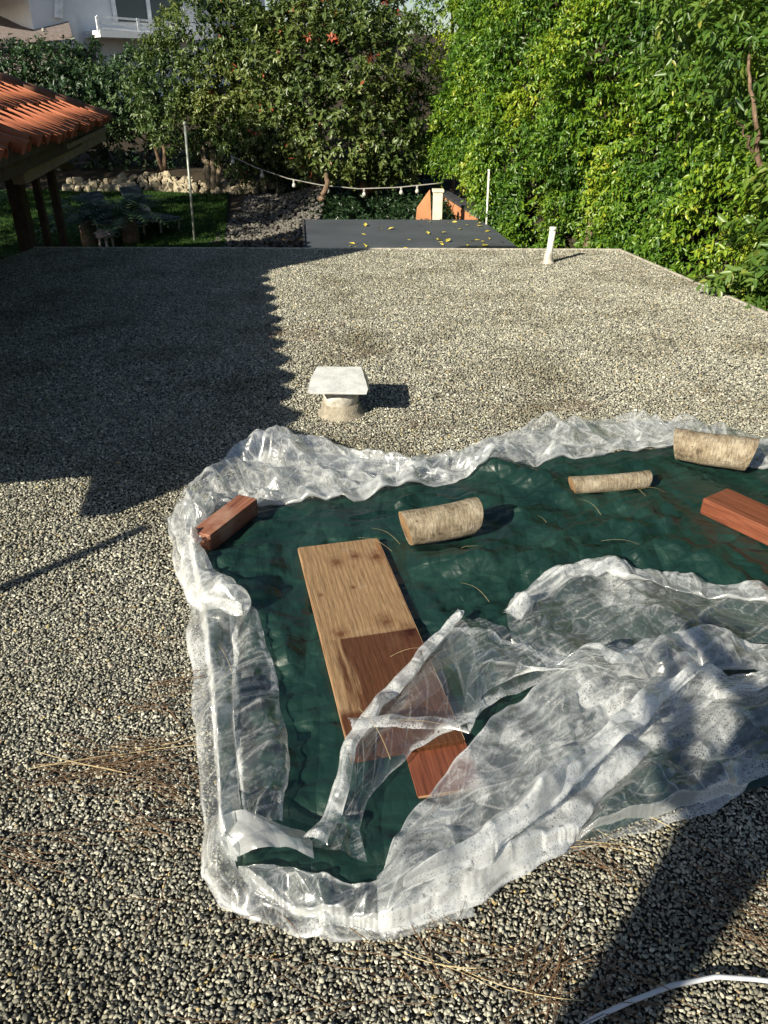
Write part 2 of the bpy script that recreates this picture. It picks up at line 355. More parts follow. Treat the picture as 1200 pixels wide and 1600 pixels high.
m.color(m.mix(m.ramp(f3, [(.60, 0.0), (.68, .8)]), c, (.10, .07, .045))); m.bump(m.math('ADD', f, m.math('MULTIPLY', f3, .6)), .9, .008); M['pale_bark'] = m.m

# ================================================================== THE ROOF
RF_R, RF_R2, RF_L = G(970, 391), G(1200, 490), G(52, 388)
rd = (RF_R2 - RF_R); rd /= np.linalg.norm(rd[:2])
ROOF = [tuple(RF_R[:2]), tuple(RF_L[:2]), (RF_L[0] - .25, 7.2), (-5.2, 7.2), (-5.2, -3.0), tuple((RF_R + rd * 11.9)[:2])]
me = mk([(x, y, -.010) for x, y in ROOF], [tuple(range(len(ROOF)))])
tag(link('roof_deck', me, M['deck']), kind='structure')
# building under it
bw = MB().prism([(x * .985, y - .04 if y > 0 else y + .04) for x, y in ROOF], -2.9, -.02).build('building_wall', M['stucco_white'])
tag(bw, 'low stucco building under the gravel covered flat roof', 'building')
# metal edge along the far side and the right side
for nm, a, b, lab in (('roof_edge_trim', RF_L, RF_R, 'thin pale metal edge trim along the far side of the gravel roof'),
                      ('roof_edge_trim', RF_R, RF_R + rd * 11.8, 'thin pale metal edge trim along the hedge side of the gravel roof')):
    dd = nrm((b - a)[None])[0]; off = np.array((dd[1], -dd[0], 0)) * (-.012 if nm and a is RF_L else .012)
    t = MB().beam(a + off + (0, 0, -.024), b + off + (0, 0, -.024), .020, .075).build(nm, M['galvanised'])
    tag(t, lab, 'roof trim', 'edge trims of the gravel roof')

# tarp outline (needed to keep stones from under it)
TARP_PX = [(300, 872), (330, 800), (400, 780), (560, 772), (800, 720), (1000, 700), (1200, 695), (1400, 700), (1420, 1160), (1200, 1226), (1000, 1282), (862, 1326), (690, 1422), (612, 1454), (480, 1434), (400, 1392), (350, 1330), (335, 1100), (318, 960)]
TARP = [tuple(G(x, y, .02)[:2]) for x, y in TARP_PX]

# ---- gravel: every stone real, scattered by geometry nodes
stones = bpy.data.collections.new('stone_shapes')
import bmesh
for k in range(7):
    bm = bmesh.new(); bmesh.ops.create_icosphere(bm, subdivisions=2, radius=.5)
    r = np.random.default_rng(k + 40); nz = Noise(k + 90, 8); sc = r.uniform((.8, .6, .42), (1.15, .95, .68))
    for v in bm.verts:
        p = np.array(v.co); p = p * (1 + .22 * nz(p, .8)); 
        for q in range(7):                                   # a few flat facets
            nn = nrm(np.random.default_rng(k * 7 + q).normal(size=(1, 3)))[0]; d = p @ nn
            if d > .33: p = p - nn * (d - .33)
        v.co = p * sc
    me = bpy.data.meshes.new('stone'); bm.to_mesh(me); bm.free()
    me.polygons.foreach_set('use_smooth', [True] * len(me.polygons)); me.materials.append(M['stone'])
    stones.objects.link(bpy.data.objects.new('stone', me))
def jgrid(x0, x1, y0, y1, pitch, seed):
    r = np.random.default_rng(seed)
    X, Y = np.meshgrid(np.arange(x0, x1, pitch), np.arange(y0, y1, pitch)); X = X + r.uniform(-.55, .55, X.shape) * pitch; Y = Y + r.uniform(-.55, .55, Y.shape) * pitch
    return X.ravel(), Y.ravel()
gx, gy, gs = [], [], []
for (y0, y1, pitch, size) in ((.45, 2.2, .0078, .0101), (2.2, 4.2, .0094, .0120), (4.2, 9.0, .0120, .0152)):
    x, y = jgrid(-4.6, 3.6, y0, y1, pitch, int(y0 * 10)); half = (y * .87 + 1.65 * .49) * .5
    k = (np.abs(x) < half + .55 + .05 * y) & in_poly(x, y, ROOF)
    x, y = x[k], y[k]
    gx.append(x); gy.append(y); gs.append(size * np.exp(np.random.default_rng(int(y1 * 10)).normal(0, .24, x.shape)))
gx, gy, gs = map(np.concatenate, (gx, gy, gs))
ct = np.array(TARP).mean(0); TIN = [tuple(ct + (np.array(p) - ct) * .93) for p in TARP]
k = ~in_poly(gx, gy, TIN); gx, gy, gs = gx[k], gy[k], gs[k]
nz = Noise(5); thin = nz(np.stack([gx, gy, 0 * gx], -1), .9)
k = rng.random(len(gx)) < np.clip(.985 - .10 * (thin > .9), 0, 1); gx, gy, gs = gx[k], gy[k], gs[k]
N = len(gx)
me = bpy.data.meshes.new('gravel'); me.vertices.add(N)
gz = rng.uniform(-.005, .004, N)
me.vertices.foreach_set('co', np.stack([gx, gy, gz], -1).astype(np.float32).ravel())
a = me.attributes.new('size', 'FLOAT', 'POINT'); a.data.foreach_set('value', gs.astype(np.float32))
a = me.attributes.new('turn', 'FLOAT_VECTOR', 'POINT'); a.data.foreach_set('vector', np.stack([rng.normal(0, .35, N), rng.normal(0, .35, N), rng.uniform(0, 6.28, N)], -1).astype(np.float32).ravel())
a = me.attributes.new('shape', 'INT', 'POINT'); a.data.foreach_set('value', rng.integers(0, 7, N).astype(np.int32))
gravel = link('gravel', me, M['stone']); tag(gravel, 'loose grey white and tan pea gravel covering the flat roof', 'gravel', kind='stuff')
ng = bpy.data.node_groups.new('scatter_stones', 'GeometryNodeTree')
ng.interface.new_socket('Geometry', in_out='INPUT', socket_type='NodeSocketGeometry'); ng.interface.new_socket('Geometry', in_out='OUTPUT', socket_type='NodeSocketGeometry')
gi, go = ng.nodes.new('NodeGroupInput'), ng.nodes.new('NodeGroupOutput')
m2p = ng.nodes.new('GeometryNodeMeshToPoints'); ci = ng.nodes.new('GeometryNodeCollectionInfo'); iop = ng.nodes.new('GeometryNodeInstanceOnPoints')
ci.inputs['Collection'].default_value = stones; ci.inputs['Separate Children'].default_value = True; ci.inputs['Reset Children'].default_value = True
def na(name, typ):
    x = ng.nodes.new('GeometryNodeInputNamedAttribute'); x.data_type = typ; x.inputs['Name'].default_value = name; return x.outputs['Attribute']
L = ng.links.new
L(gi.outputs[0], m2p.inputs['Mesh']); L(m2p.outputs[0], iop.inputs['Points']); L(ci.outputs[0], iop.inputs['Instance']); iop.inputs['Pick Instance'].default_value = True
L(na('shape', 'INT'), iop.inputs['Instance Index']); L(na('turn', 'FLOAT_VECTOR'), iop.inputs['Rotation']); L(na('size', 'FLOAT'), iop.inputs['Scale'])
L(iop.outputs[0], go.inputs[0])
gravel.modifiers.new('scatter', 'NODES').node_group = ng

# ================================================================== TERRAIN BEYOND THE ROOF
def ss(a, b, x): t = np.clip((x - a) / (b - a), 0, 1); return t * t * (3 - 2 * t)
tn = Noise(21)
def ground_z(x, y):
    x = np.asarray(x, float); y = np.asarray(y, float)
    z = -2.9 + 2.0 * ss(10.2, 13.4, y) + .24 * ss(13.4, 19, y) + .32 * ss(19.0, 20.2, y) + .10 * ss(20.2, 24, y) + 2.1 * ss(25, 40, y) + 6 * ss(45, 160, y)
    return z + .06 * tn(np.stack([x, y, 0 * x], -1), .25) * ss(12, 15, y)
xs = np.concatenate([np.arange(-260, -20, 12.), np.arange(-20, 20, .5), np.arange(20, 261, 12.)]); ys = np.concatenate([np.arange(-120, 8, 8.), np.arange(8, 45, .5), np.arange(45, 300, 12.)])
X, Y = np.meshgrid(xs, ys, indexing='ij'); Z = ground_z(X, Y)
def grid_faces(nu, nv):
    i = np.arange(nu * nv).reshape(nu, nv); return np.stack([i[:-1, :-1], i[1:, :-1], i[1:, 1:], i[:-1, 1:]], -1).reshape(-1, 4)
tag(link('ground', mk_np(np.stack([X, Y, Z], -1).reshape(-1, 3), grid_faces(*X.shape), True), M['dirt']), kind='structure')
lx = np.linspace(0, 1, 40); ly = np.linspace(13.1, 18.9, 40)
LX, LY = np.meshgrid(lx, ly, indexing='ij')
right = -2.62 + (LY - 13.1) * (-.16); XX = -17 + (right + 17) * LX
tag(link('lawn', mk_np(np.stack([XX, LY, ground_z(XX, LY) + .03], -1).reshape(-1, 3), grid_faces(40, 40), True), M['lawn']), kind='structure')
# grass blades
n = 26000; bx = rng.uniform(-8.2, -2.7, n); by = rng.uniform(13.2, 18.8, n); bx = np.minimum(bx, -2.66 - (by - 13.1) * .16); bz = ground_z(bx, by) + .03
an = rng.uniform(0, 6.28, n); hgt = rng.uniform(.03, .07, n); w = .008
dx, dy = np.cos(an) * w, np.sin(an) * w
V = np.stack([np.stack([bx - dx, by - dy, bz], -1), np.stack([bx + dx, by + dy, bz], -1), np.stack([bx + rng.normal(0, .02, n), by + rng.normal(0, .02, n), bz + hgt], -1)], 1).reshape(-1, 3)
tag(link('grass', mk_np(V, np.arange(3 * n).reshape(-1, 3)), M['lawn']), 'short green grass of the lawn below the rock edging', 'grass', kind='stuff')

# stones of the lawn's rock edging
def rock_mesh(seed):
    bm = bmesh.new(); bmesh.ops.create_icosphere(bm, subdivisions=2, radius=.5); q = Noise(seed, 8)
    for v in bm.verts:
        p = np.array(v.co); v.co = np.clip(p * (1 + .42 * q(p, 1.1)), -.42, .40) * (1.25, .95, .75)
    me = bpy.data.meshes.new('rock'); bm.to_mesh(me); bm.free(); me.materials.append(M['rock']); return me
RM = [rock_mesh(200 + i) for i in range(6)]
rw = tag(empty('rock_edging', (-4.5, 19.2, -.6)), 'row of pale cream rocks edging the lawn below the multi stem tree', 'rock edging')
for i in range(240):
    u = rng.random(); x = -7.3 + u * 5.0; row = rng.random(); y = 18.95 + row * .5 + .12 * math.sin(x * 2); z = ground_z(x, y) + .02 + row * .10
    o = link('rock', RM[i % 6], None, rw); s = .08 + .19 * rng.random() ** 1.6; o.scale = (s, s, s * .9); o.rotation_euler = rng.uniform(0, 6, 3)
    o.location = (x + 4.5, y - 19.2, z + .6)
# the loose stone bank beside the shed
n = 2200; px = rng.uniform(-3.0, -1.2, n); py = rng.uniform(13.0, 18.5, n); sc = rng.uniform(.03, .09, n)
bm = bmesh.new(); bmesh.ops.create_icosphere(bm, subdivisions=1, radius=.5); v0 = np.array([v.co[:] for v in bm.verts]); f0 = np.array([[v.index for v in f.verts] for f in bm.faces]); bm.free()
V = (v0[None] * (1 + rng.normal(0, .12, (n, len(v0), 1)))) * sc[:, None, None] * (1, 1, .7) + np.stack([px, py, ground_z(px, py) + .02 + .22 * ss(-2.3, -1.3, px)], -1)[:, None]
F = (f0[None] + (np.arange(n) * len(v0))[:, None, None]).reshape(-1, 3)
tag(link('rubble', mk_np(V.reshape(-1, 3), F), M['scree']), 'grey loose rubble on the bank between lawn and dark shed roof', 'rubble', kind='stuff')

# ================================================================== FOLIAGE
def leaves(P, Dr, nleaf, twig, ll, lw, droop, tint, seed, spread=.9, up=.6, jit=.35):
    r = np.random.default_rng(seed); n = len(P)
    t = np.tile(np.linspace(.12, 1, nleaf), (n, 1)) + r.normal(0, .05, (n, nleaf)); tw = twig * r.uniform(.6, 1.3, (n, 1, 1))
    pos = P[:, None] + Dr[:, None] * tw * t[..., None]; pos[..., 2] -= (tw[..., 0] * droop * .5 * t ** 2)
    rp = r.normal(size=(n, nleaf, 3)); rp -= (rp * Dr[:, None]).sum(-1, keepdims=True) * Dr[:, None]; rp = nrm(rp)
    ld = nrm(.55 * Dr[:, None] + spread * rp + np.array((0, 0, -droop)) + r.normal(0, .15, (n, nleaf, 3)))
    upv = nrm(np.array((0, 0, up)) + .5 * Dr[:, None] + r.normal(0, jit, (n, nleaf, 3)))
    sd = nrm(np.cross(ld, upv)); nm = np.cross(sd, ld)
    s = r.uniform(.7, 1.25, (n, nleaf, 1)) * (1.1 - .35 * t[..., None]); Ln = ll * s; W = lw * s
    a, b = pos, pos + ld * Ln - nm * Ln * .16
    l1 = pos + ld * Ln * .30 + sd * W * .46 + nm * W * .16; l2 = pos + ld * Ln * .66 + sd * W * .40 + nm * W * .10 - nm * Ln * .05
    r1 = pos + ld * Ln * .30 - sd * W * .46 + nm * W * .16; r2 = pos + ld * Ln * .66 - sd * W * .40 + nm * W * .10 - nm * Ln * .05
    V = np.stack([a, l1, l2, b, r2, r1], 2).reshape(-1, 3); m_ = n * nleaf; base = (np.arange(m_) * 6)[:, None]
    F = np.concatenate([base + np.array((0, 3, 2, 1)), base + np.array((0, 5, 4, 3))], 0)
    T = np.clip(np.repeat((tint[:, None] + r.normal(0, .16, (n, nleaf)) + .10 * (t - .5)).ravel(), 6), 0, 1)
    return V, F, T
def fib(n, seed):
    r = np.random.default_rng(seed); v = nrm(r.normal(size=(n, 3))); return v
def crown(name, parent, lobes, dens, mat, seed, nleaf=12, twig=.28, ll=.085, lw=.036, droop=.35, face=None, red=0.0, tb=.42, core=False, inner=.35):
    """lobes [(centre, radii)]: leafy shoots over and through each lobe, none deep inside another lobe"""
    r = np.random.default_rng(seed); nz, nh = Noise(seed + 1), Noise(seed + 2); PP, DD = [], []
    for c, rad in lobes:
        c = np.array(c); rad = np.array(rad); area = 4 * math.pi * ((rad[0] * rad[1]) ** 1.6 / 3 + (rad[0] * rad[2]) ** 1.6 / 3 + (rad[1] * rad[2]) ** 1.6 / 3) ** (1 / 1.6)
        n = int(area * dens * 1.25); d = fib(n, r.integers(1e9)); 
        if face is not None: d = d[(d @ nrm(np.array(face)[None])[0]) > -.35]
        sh = 1 - .42 * r.random((len(d), 1)) ** 2.2; sh = sh * (1 + .16 * nz(c + d * rad, .75)[:, None]); sh = sh - .26 * (nh(c + d * rad, .95)[:, None] > .8); sh = np.where(r.random((len(d), 1)) < inner, r.uniform(.25, .75, (len(d), 1)), sh)
        P = c + d * rad * sh; keep = np.ones(len(P), bool)
        for c2, r2 in lobes:
            if c2 is c or np.allclose(c2, c): continue
            keep &= (((P - c2) / np.array(r2)) ** 2).sum(-1) > .62
        PP.append(P[keep]); DD.append(nrm(nrm(d[keep] / rad) + r.normal(0, .35, (keep.sum(), 3)) + (0, 0, .12)))
    P = np.concatenate(PP); Dr = np.concatenate(DD)
    tint = tb + .26 * nz(P, .55) + r.normal(0, .09, len(P))
    tint = np.clip(tint, 0, .93)
    if red: tint = np.where(r.random(len(P)) < red, 1.25, tint)
    V, F, T = leaves(P, Dr, nleaf, twig, ll, lw, droop, tint, seed + 3)
    o = link(name, mk_np(V, F, False, {'tint': T}), M[mat], parent)
    o.location = -np.array(parent.location)
    if core:
        b = MB()
        for c, rad in lobes:
            bm = bmesh.new(); bmesh.ops.create_icosphere(bm, subdivisions=3, radius=1.0)
            vv = np.array([v.co[:] for v in bm.verts]); ff = [tuple(v.index for v in f.verts) for f in bm.faces]; bm.free()
            w = np.array(c) + vv * np.array(rad) * .55 * (1 + .18 * nz(np.array(c) + vv * rad, .9)[:, None]); b.add(w, ff)
        q = b.build('inner_occluder', M['dark_core'], parent); q.location = -np.array(parent.location)
    return o
def lobe(px, py, d, rx, ry, depth=None):
    c = D(px, py, d); zd = d * math.cos(PITCH) + (CAM_H - c[2]) * math.sin(PITCH); k = zd / FOC
    return (c, (rx * k, (depth if depth else .5 * (rx + ry) * k * 1.1), ry * k))
def trunk(parent, pts, r, mat='bark', name='trunk', n=9):
    b = MB(); pts = [np.array(p, float) for p in pts]; pp = []; rr = []
    for i in range(len(pts) - 1):
        for t in np.linspace(0, 1, 6)[(0 if i == 0 else 1):]:
            pp.append(pts[i] * (1 - t) + pts[i + 1] * t + rng.normal(0, .012, 3)); rr.append((r[i] * (1 - t) + r[i + 1] * t) * rng.uniform(.93, 1.07))
    o = b.tube(pp, rr, n).build(name, M[mat], parent, True); o.location = -np.array(parent.location); return o

# --- the tall hedge on the right: one long leafy wall
HA, HB = np.array((4.55, 3.6)), np.array((.95, 18.4)); HD = nrm((HB - HA)[None])[0]; HN = np.array((-HD[1], HD[0])); HL = np.linalg.norm(HB - HA)
if HN[0] > 0: HN = -HN
hn, hh, hg = Noise(31), Noise(32), Noise(33)
def hedge_pt(s, z, depth):
    P = np.stack([HA[0] + HD[0] * s, HA[1] + HD[1] * s, z], -1)
    lump = .34 * hn(P, .42) + .20 * hh(P, 1.0) - .50 * np.clip(hg(P, .85) - .50, 0, .6)/.6
    lump = lump - .10 * np.clip(z - 1.5, 0, 9)
    P = P + np.concatenate([HN, (0,)]) * (lump - depth)[..., None]; return P
def hedge_shoots(n, s0, s1, seed):
    r = np.random.default_rng(seed); s = r.uniform(s0, s1, n); z = r.uniform(-2.2, 4.6, n); zm = -2.2 + 2.25 * ss(9.6, 11.4, s); z = np.maximum(z, zm + .5 * r.random(n)); dp = .42 * r.random(n) ** 2
    P = hedge_pt(s, z, dp); Dr = nrm(np.array((HN[0], HN[1], .1)) + r.normal(0, .55, (n, 3)))
    return P, Dr, np.clip(.45 + .26 * hn(P, .6) + .12 * hh(P, 1.6) + r.normal(0, .09, n), 0, .95)
hedge = tag(empty('hedge', (HA[0], HA[1], -2.9)), 'tall dense bright green leafy hedge along the edge of the gravel roof', 'hedge')
VV, FF, TT = [], [], []; off = 0
for (n, s0, s1, ll, lw, tw, seed) in ((5600, 0, 5.0, .080, .035, .25, 51), (7000, 5.0, 9.5, .080, .035, .25, 52), (6400, 9.5, HL + .3, .086, .038, .27, 53)):
    P, Dr, t = hedge_shoots(n, s0, s1, seed); V, F, T = leaves(P, Dr, 13, tw, ll, lw, .55, t, seed + 10)
    VV.append(V); FF.append(F + off); TT.append(T); off += len(V)
o = link('foliage', mk_np(np.concatenate(VV), np.concatenate(FF), False, {'tint': np.concatenate(TT)}), M['leaf_hedge'], hedge); o.location = -np.array(hedge.location)
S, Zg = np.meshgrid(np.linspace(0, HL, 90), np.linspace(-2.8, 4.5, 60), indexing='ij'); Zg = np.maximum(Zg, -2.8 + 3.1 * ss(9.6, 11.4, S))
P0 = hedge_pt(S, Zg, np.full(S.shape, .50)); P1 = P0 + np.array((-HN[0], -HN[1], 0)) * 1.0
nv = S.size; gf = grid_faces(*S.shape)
o = link('inner_occluder', mk_np(P0.reshape(-1, 3), gf, True), M['dark_core'], hedge); o.location = -np.array(hedge.location)  # solid sheet added to block the sky and keep the hedge interior dark
for k in range(9):                                            # stems standing inside
    s = 1.0 + k * 1.75; p = hedge_pt(np.array([s]), np.array([-2.8]), np.array([.35]))[0]; q = hedge_pt(np.array([s + .3]), np.array([3.8]), np.array([.42]))[0]
    trunk(hedge, [p, (p + q) / 2 + (.08, .05, 0), q], [.07, .05, .02], 'bark', 'stem', 7)

# --- broad-leaved shrub at the right edge in front of the hedge
sh = tag(empty('broadleaf_shrub', (3.9, 5.9, -2.9)), 'large leaved light green shrub growing beside the roof edge in front of the hedge', 'shrub')
crown('crown', sh, [lobe(1195, 425, 6.8, 65, 60), lobe(1150, 490, 6.9, 45, 40), lobe(1250, 330, 6.6, 70, 70), lobe(1260, 500, 6.3, 70, 80)], 30, 'leaf_shrub', 61, 11, .24, .125, .048, .25, core=False)
trunk(sh, [(3.95, 5.95, -2.9), (3.9, 6.2, -1.0), D(1200, 430, 6.8)], [.07, .05, .02]); 
tr = tag(empty('overhanging_tree', (4.3, 6.2, -2.9)), 'yellow green tree with drooping leaves and a bare brown branch over the hedge', 'tree')
crown('crown', tr, [lobe(1130, 55, 7.6, 85, 60), lobe(1215, 80, 7.2, 80, 70), lobe(1060, 15, 7.9, 60, 50), lobe(1260, 190, 6.9, 55, 60)], 26, 'leaf_shrub', 66, 12, .30, .12, .036, .5, tb=.55, core=False)
trunk(tr, [(4.3, 6.2, -2.9), (4.2, 6.5, -.5), D(1187, 260, 7.0), D(1178, 175, 7.0), D(1170, 90, 7.3)], [.08, .06, .022, .018, .012], 'bark')
trunk(tr, [D(1187, 255, 7.0), D(1168, 215, 6.95), D(1150, 185, 6.95)], [.015, .011, .006], 'bark', 'branch', 6)

# --- trees beyond
def gpt(x, y): return np.array((x, y, float(ground_z(x, y)) - .1))
b = D(575, 340, 17.6); t1 = tag(empty('tree', gpt(b[0], 17.6)), 'broad dense tree with a thick reddish trunk rising behind the dark shed roof', 'tree')
crown('crown', t1, [lobe(525, 180, 17.6, 85, 80), lobe(455, 115, 18.0, 75, 75), lobe(575, 105, 18.0, 75, 85), lobe(430, 195, 17.8, 40, 55), lobe(600, 205, 17.6, 48, 62), lobe(535, 232, 17.3, 70, 34), lobe(612, 245, 17.3, 40, 30), lobe(500, 60, 18.4, 80, 60)], 42, 'leaf_photinia', 71, 12, .30, .13, .06, .15, (0, -1, .1), .012)
trunk(t1, [gpt(b[0], 17.6), D(577, 300, 17.6), D(570, 220, 17.7)], [.26, .20, .14], 'red_bark', n=12)
trunk(t1, [D(576, 300, 17.6), D(610, 250, 17.5), D(620, 190, 17.6)], [.10, .06, .03], 'red_bark', 'limb')
b = D(500, 335, 18.3); t1b = tag(empty('tree', gpt(b[0], 18.3)), 'dark tree with red tipped leaves and a slanting trunk behind the rubble bank', 'tree')
crown('crown', t1b, [lobe(430, 35, 19.4, 80, 60), lobe(520, 5, 19.6, 95, 55), lobe(585, 30, 19.4, 42, 45), lobe(390, 110, 19.2, 55, 70), lobe(400, 225, 18.6, 42, 45), lobe(460, 250, 18.8, 40, 30)], 34, 'leaf_photinia', 81, 12, .3, .13, .06, .2, (0, -1, .1), .03, .34)
trunk(t1b, [gpt(b[0], 18.3), D(497, 290, 18.3), D(470, 240, 18.5), D(450, 120, 19.0)], [.19, .15, .11, .06])
trunk(t1b, [D(501, 315, 15.2), D(512, 285, 15.2), D(508, 262, 18.3)], [.06, .05, .04], 'bark', 'limb', 7)
b = D(333, 292, 19.3); t2 = tag(empty('tree', gpt(b[0], 19.3)), 'multi stem tree with pale trunks growing on the rock edging', 'tree')
crown('crown', t2, [lobe(310, 80, 19.3, 62, 75), lobe(265, 140, 19.2, 45, 60), lobe(350, 150, 19.0, 52, 75), lobe(335, 40, 19.6, 60, 55), lobe(290, 195, 19.0, 55, 35), lobe(375, 215, 18.9, 38, 40), lobe(252, 118, 19.6, 34, 42)], 46, 'leaf_olive', 91, 12, .28, .115, .046, .2, (0, -1, .1), 0, .42)
for (x1, y1, x2, y2, r0) in ((322, 255, 312, 215, .10), (335, 240, 332, 190, .11), (346, 250, 352, 205, .09)):
    trunk(t2, [D(333 + (x1 - 334) * .35, 293, 19.0), D(x1, y1, 18.9), D(x2, y2, 19.1)], [r0, r0 * .7, r0 * .4], 'pale_trunk')
b = D(258, 275, 20.3); t3 = tag(empty('tree', gpt(b[0], 20.3)), 'shaded olive green tree with thin leaning stems left of the pale multi stem tree', 'tree')
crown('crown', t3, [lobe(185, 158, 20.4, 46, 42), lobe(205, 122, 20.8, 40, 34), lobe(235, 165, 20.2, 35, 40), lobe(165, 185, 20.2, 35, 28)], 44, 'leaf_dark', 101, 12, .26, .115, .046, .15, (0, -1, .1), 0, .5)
for (x1, y1, x2, y2) in ((245, 240, 232, 205), (256, 235, 250, 195)):
    trunk(t3, [D(258, 278, 20.3), D(x1, y1, 20.3), D(x2, y2, 20.4)], [.06, .045, .03])
b = D(90, 260, 21.0); t4 = tag(empty('tree', gpt(b[0], 21)), 'low dark green spreading tree behind the tiled roof below the white house', 'tree')
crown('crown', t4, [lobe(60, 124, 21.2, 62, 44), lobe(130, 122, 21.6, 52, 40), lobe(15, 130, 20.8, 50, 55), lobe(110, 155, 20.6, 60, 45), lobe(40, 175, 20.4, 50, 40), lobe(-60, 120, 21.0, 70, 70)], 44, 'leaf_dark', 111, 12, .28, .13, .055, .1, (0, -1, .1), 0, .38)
trunk(t4, [gpt(b[0], 21), D(85, 200, 21.2), D(70, 130, 21.4)], [.14, .10, .05])
for i, (x, lab) in enumerate(((70, 'dark leafy bush in deep shade behind the tiled pavilion'), (230, 'dark leafy bush in deep shade behind the rock edging'), (410, 'dark leafy bush in deep shade behind the string lights'), (575, 'dark leafy bush in deep shade behind the thick red trunk'), (735, 'dark leafy bush in deep shade behind the orange garden wall'))):
    dB = 20.9 if x < 300 else 21.6; b = D(x, 300, dB); q = tag(empty('bush', gpt(b[0], dB)), lab, 'bush', 'bushes in the shade under the trees')
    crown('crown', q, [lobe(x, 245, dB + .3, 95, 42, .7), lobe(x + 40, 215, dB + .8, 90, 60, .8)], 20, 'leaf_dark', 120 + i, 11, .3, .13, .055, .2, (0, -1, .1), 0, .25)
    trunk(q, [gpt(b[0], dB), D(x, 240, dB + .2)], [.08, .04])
q = tag(empty('tree', gpt(-8.6, 11.4)), 'unseen leafy tree added to shade the lawn beyond the tiled pavilion', 'tree')  # out of view, added to throw shade on the lawn
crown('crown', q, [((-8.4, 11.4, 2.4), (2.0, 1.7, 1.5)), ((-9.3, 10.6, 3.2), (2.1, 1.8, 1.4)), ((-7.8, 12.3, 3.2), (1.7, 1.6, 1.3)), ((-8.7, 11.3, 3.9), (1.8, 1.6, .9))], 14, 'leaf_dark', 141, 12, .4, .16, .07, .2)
trunk(q, [gpt(-8.6, 11.4), (-8.6, 11.4, 1.0), (-8.5, 11.3, 3.6)], [.2, .16, .06])
q = tag(empty('tree', gpt(-12.7, 13.5)), 'second unseen leafy tree added to shade the bushes behind the rock edging', 'tree')  # out of view, added to darken the bushes by its shade
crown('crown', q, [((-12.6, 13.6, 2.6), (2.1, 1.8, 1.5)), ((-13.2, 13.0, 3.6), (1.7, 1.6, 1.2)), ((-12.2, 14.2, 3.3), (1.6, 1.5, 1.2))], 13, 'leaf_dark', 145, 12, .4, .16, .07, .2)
trunk(q, [gpt(-12.7, 13.5), (-12.7, 13.5, 1.0), (-12.6, 13.4, 3.4)], [.2, .16, .06])
for i, (x, lab) in enumerate(((470, 'low dark plant added for the shade under the slanting trunk'), (545, 'low dark plant added for the shade left of the thick red trunk'), (630, 'low dark plant added for the shade between the thick red trunk and the cream pillar'))):
    b = D(x, 318, 19.2); q = tag(empty('bush', gpt(b[0], 19.2)), lab, 'bush', 'dark plants added for the shade behind the shed')
    crown('crown', q, [lobe(x, 300, 19.2, 36, 20, .6), lobe(x + 22, 288, 19.6, 30, 22, .6)], 26, 'leaf_cycad', 150 + i, 11, .3, .14, .055, .2, None, 0, .3)  # dark leaves stand in for the deep shade behind the shed
n = 2600; gx_ = rng.uniform(-1.5, 1.3, n); gy_ = rng.uniform(14.2, 20.5, n); Pg = np.stack([gx_, gy_, ground_z(gx_, gy_) + .02], -1)
V, F, T = leaves(Pg, nrm(np.array((0, -.2, .6)) + rng.normal(0, .6, (n, 3))), 9, .22, .10, .05, .2, np.full(n, .4), 171)
tag(link('shade_ground_cover', mk_np(V, F, False, {'tint': T}), M['leaf_cycad']), 'dark ground cover leaves standing in for the shade behind the shed', 'ground cover', kind='stuff')  # leaf carpet laid to darken the ground where only shade falls
pl = tag(empty('palm_tree', gpt(*D(30, 0, 34)[:2])), 'yellowish feathery tree top above the grey shingle roof', 'tree')
crown('crown', pl, [lobe(30, -8, 34, 42, 30), lobe(70, -25, 34, 40, 30)], 12, 'leaf_pale', 131, 14, .55, .34, .03, .9)
trunk(pl, [gpt(*D(35, 20, 34)[:2]), D(35, 0, 34)], [.2, .15])

# ================================================================== WHITE HOUSE ON THE HILL
HY = 33.0
def wpt(px, py, y=HY): return D(px, py, y)
house = tag(empty('white_house', (wpt(240, 60)[0], HY, .8)), 'white two storey house with balcony and sliding door on the hill', 'house')
ho = np.array(house.location)
def hpart(name, b, mat, parent=None):
    o = b.build(name, M[mat], parent if parent is not None else house)
    o.location = -ho if parent is None else (0, 0, 0); return o
xa, xb = wpt(152, 40)[0], wpt(372, 40)[0]; zt = 7.0
w = MB().box(((xa + xb) / 2, HY + 3, (.6 + zt) / 2), (xb - xa, 6, zt - .6)); hpart('wall', w, 'stucco_white')
w = MB().box((wpt(133, 20)[0], HY + 1.0, 3.6), (wpt(152, 20)[0] - wpt(113, 20)[0], 3, 6)); hpart('wall', w, 'stucco_white')
x0, x1 = wpt(197, 20)[0], wpt(268, 20)[0]; z0, z1 = wpt(0, 36)[2], wpt(0, -40)[2]
win = hpart('sliding_door', MB().box(((x0 + x1) / 2, HY - .02, (z0 + z1) / 2), (x1 - x0, .06, z1 - z0)), 'glass')
for x in (x0, (x0 + x1) / 2, x1): hpart('mullion', MB().box((x, HY - .06, (z0 + z1) / 2), (.09, .08, z1 - z0)), 'rail_white', win)
xr0, xr1 = wpt(168, 40)[0], wpt(285, 40)[0]
slab = MB().box(((xr0 + xr1) / 2, HY - .6, wpt(0, 58)[2]), (xr1 - xr0, 1.2, .2)); hpart('balcony_slab', slab, 'stucco_white')
for py in (30, 39, 47):
    hpart('rail', MB().beam((xr0, HY - 1.15, D(0, py, HY - 1.15)[2]), (xr1, HY - 1.15, D(0, py, HY - 1.15)[2] - .12), .05, .06), 'rail_white')
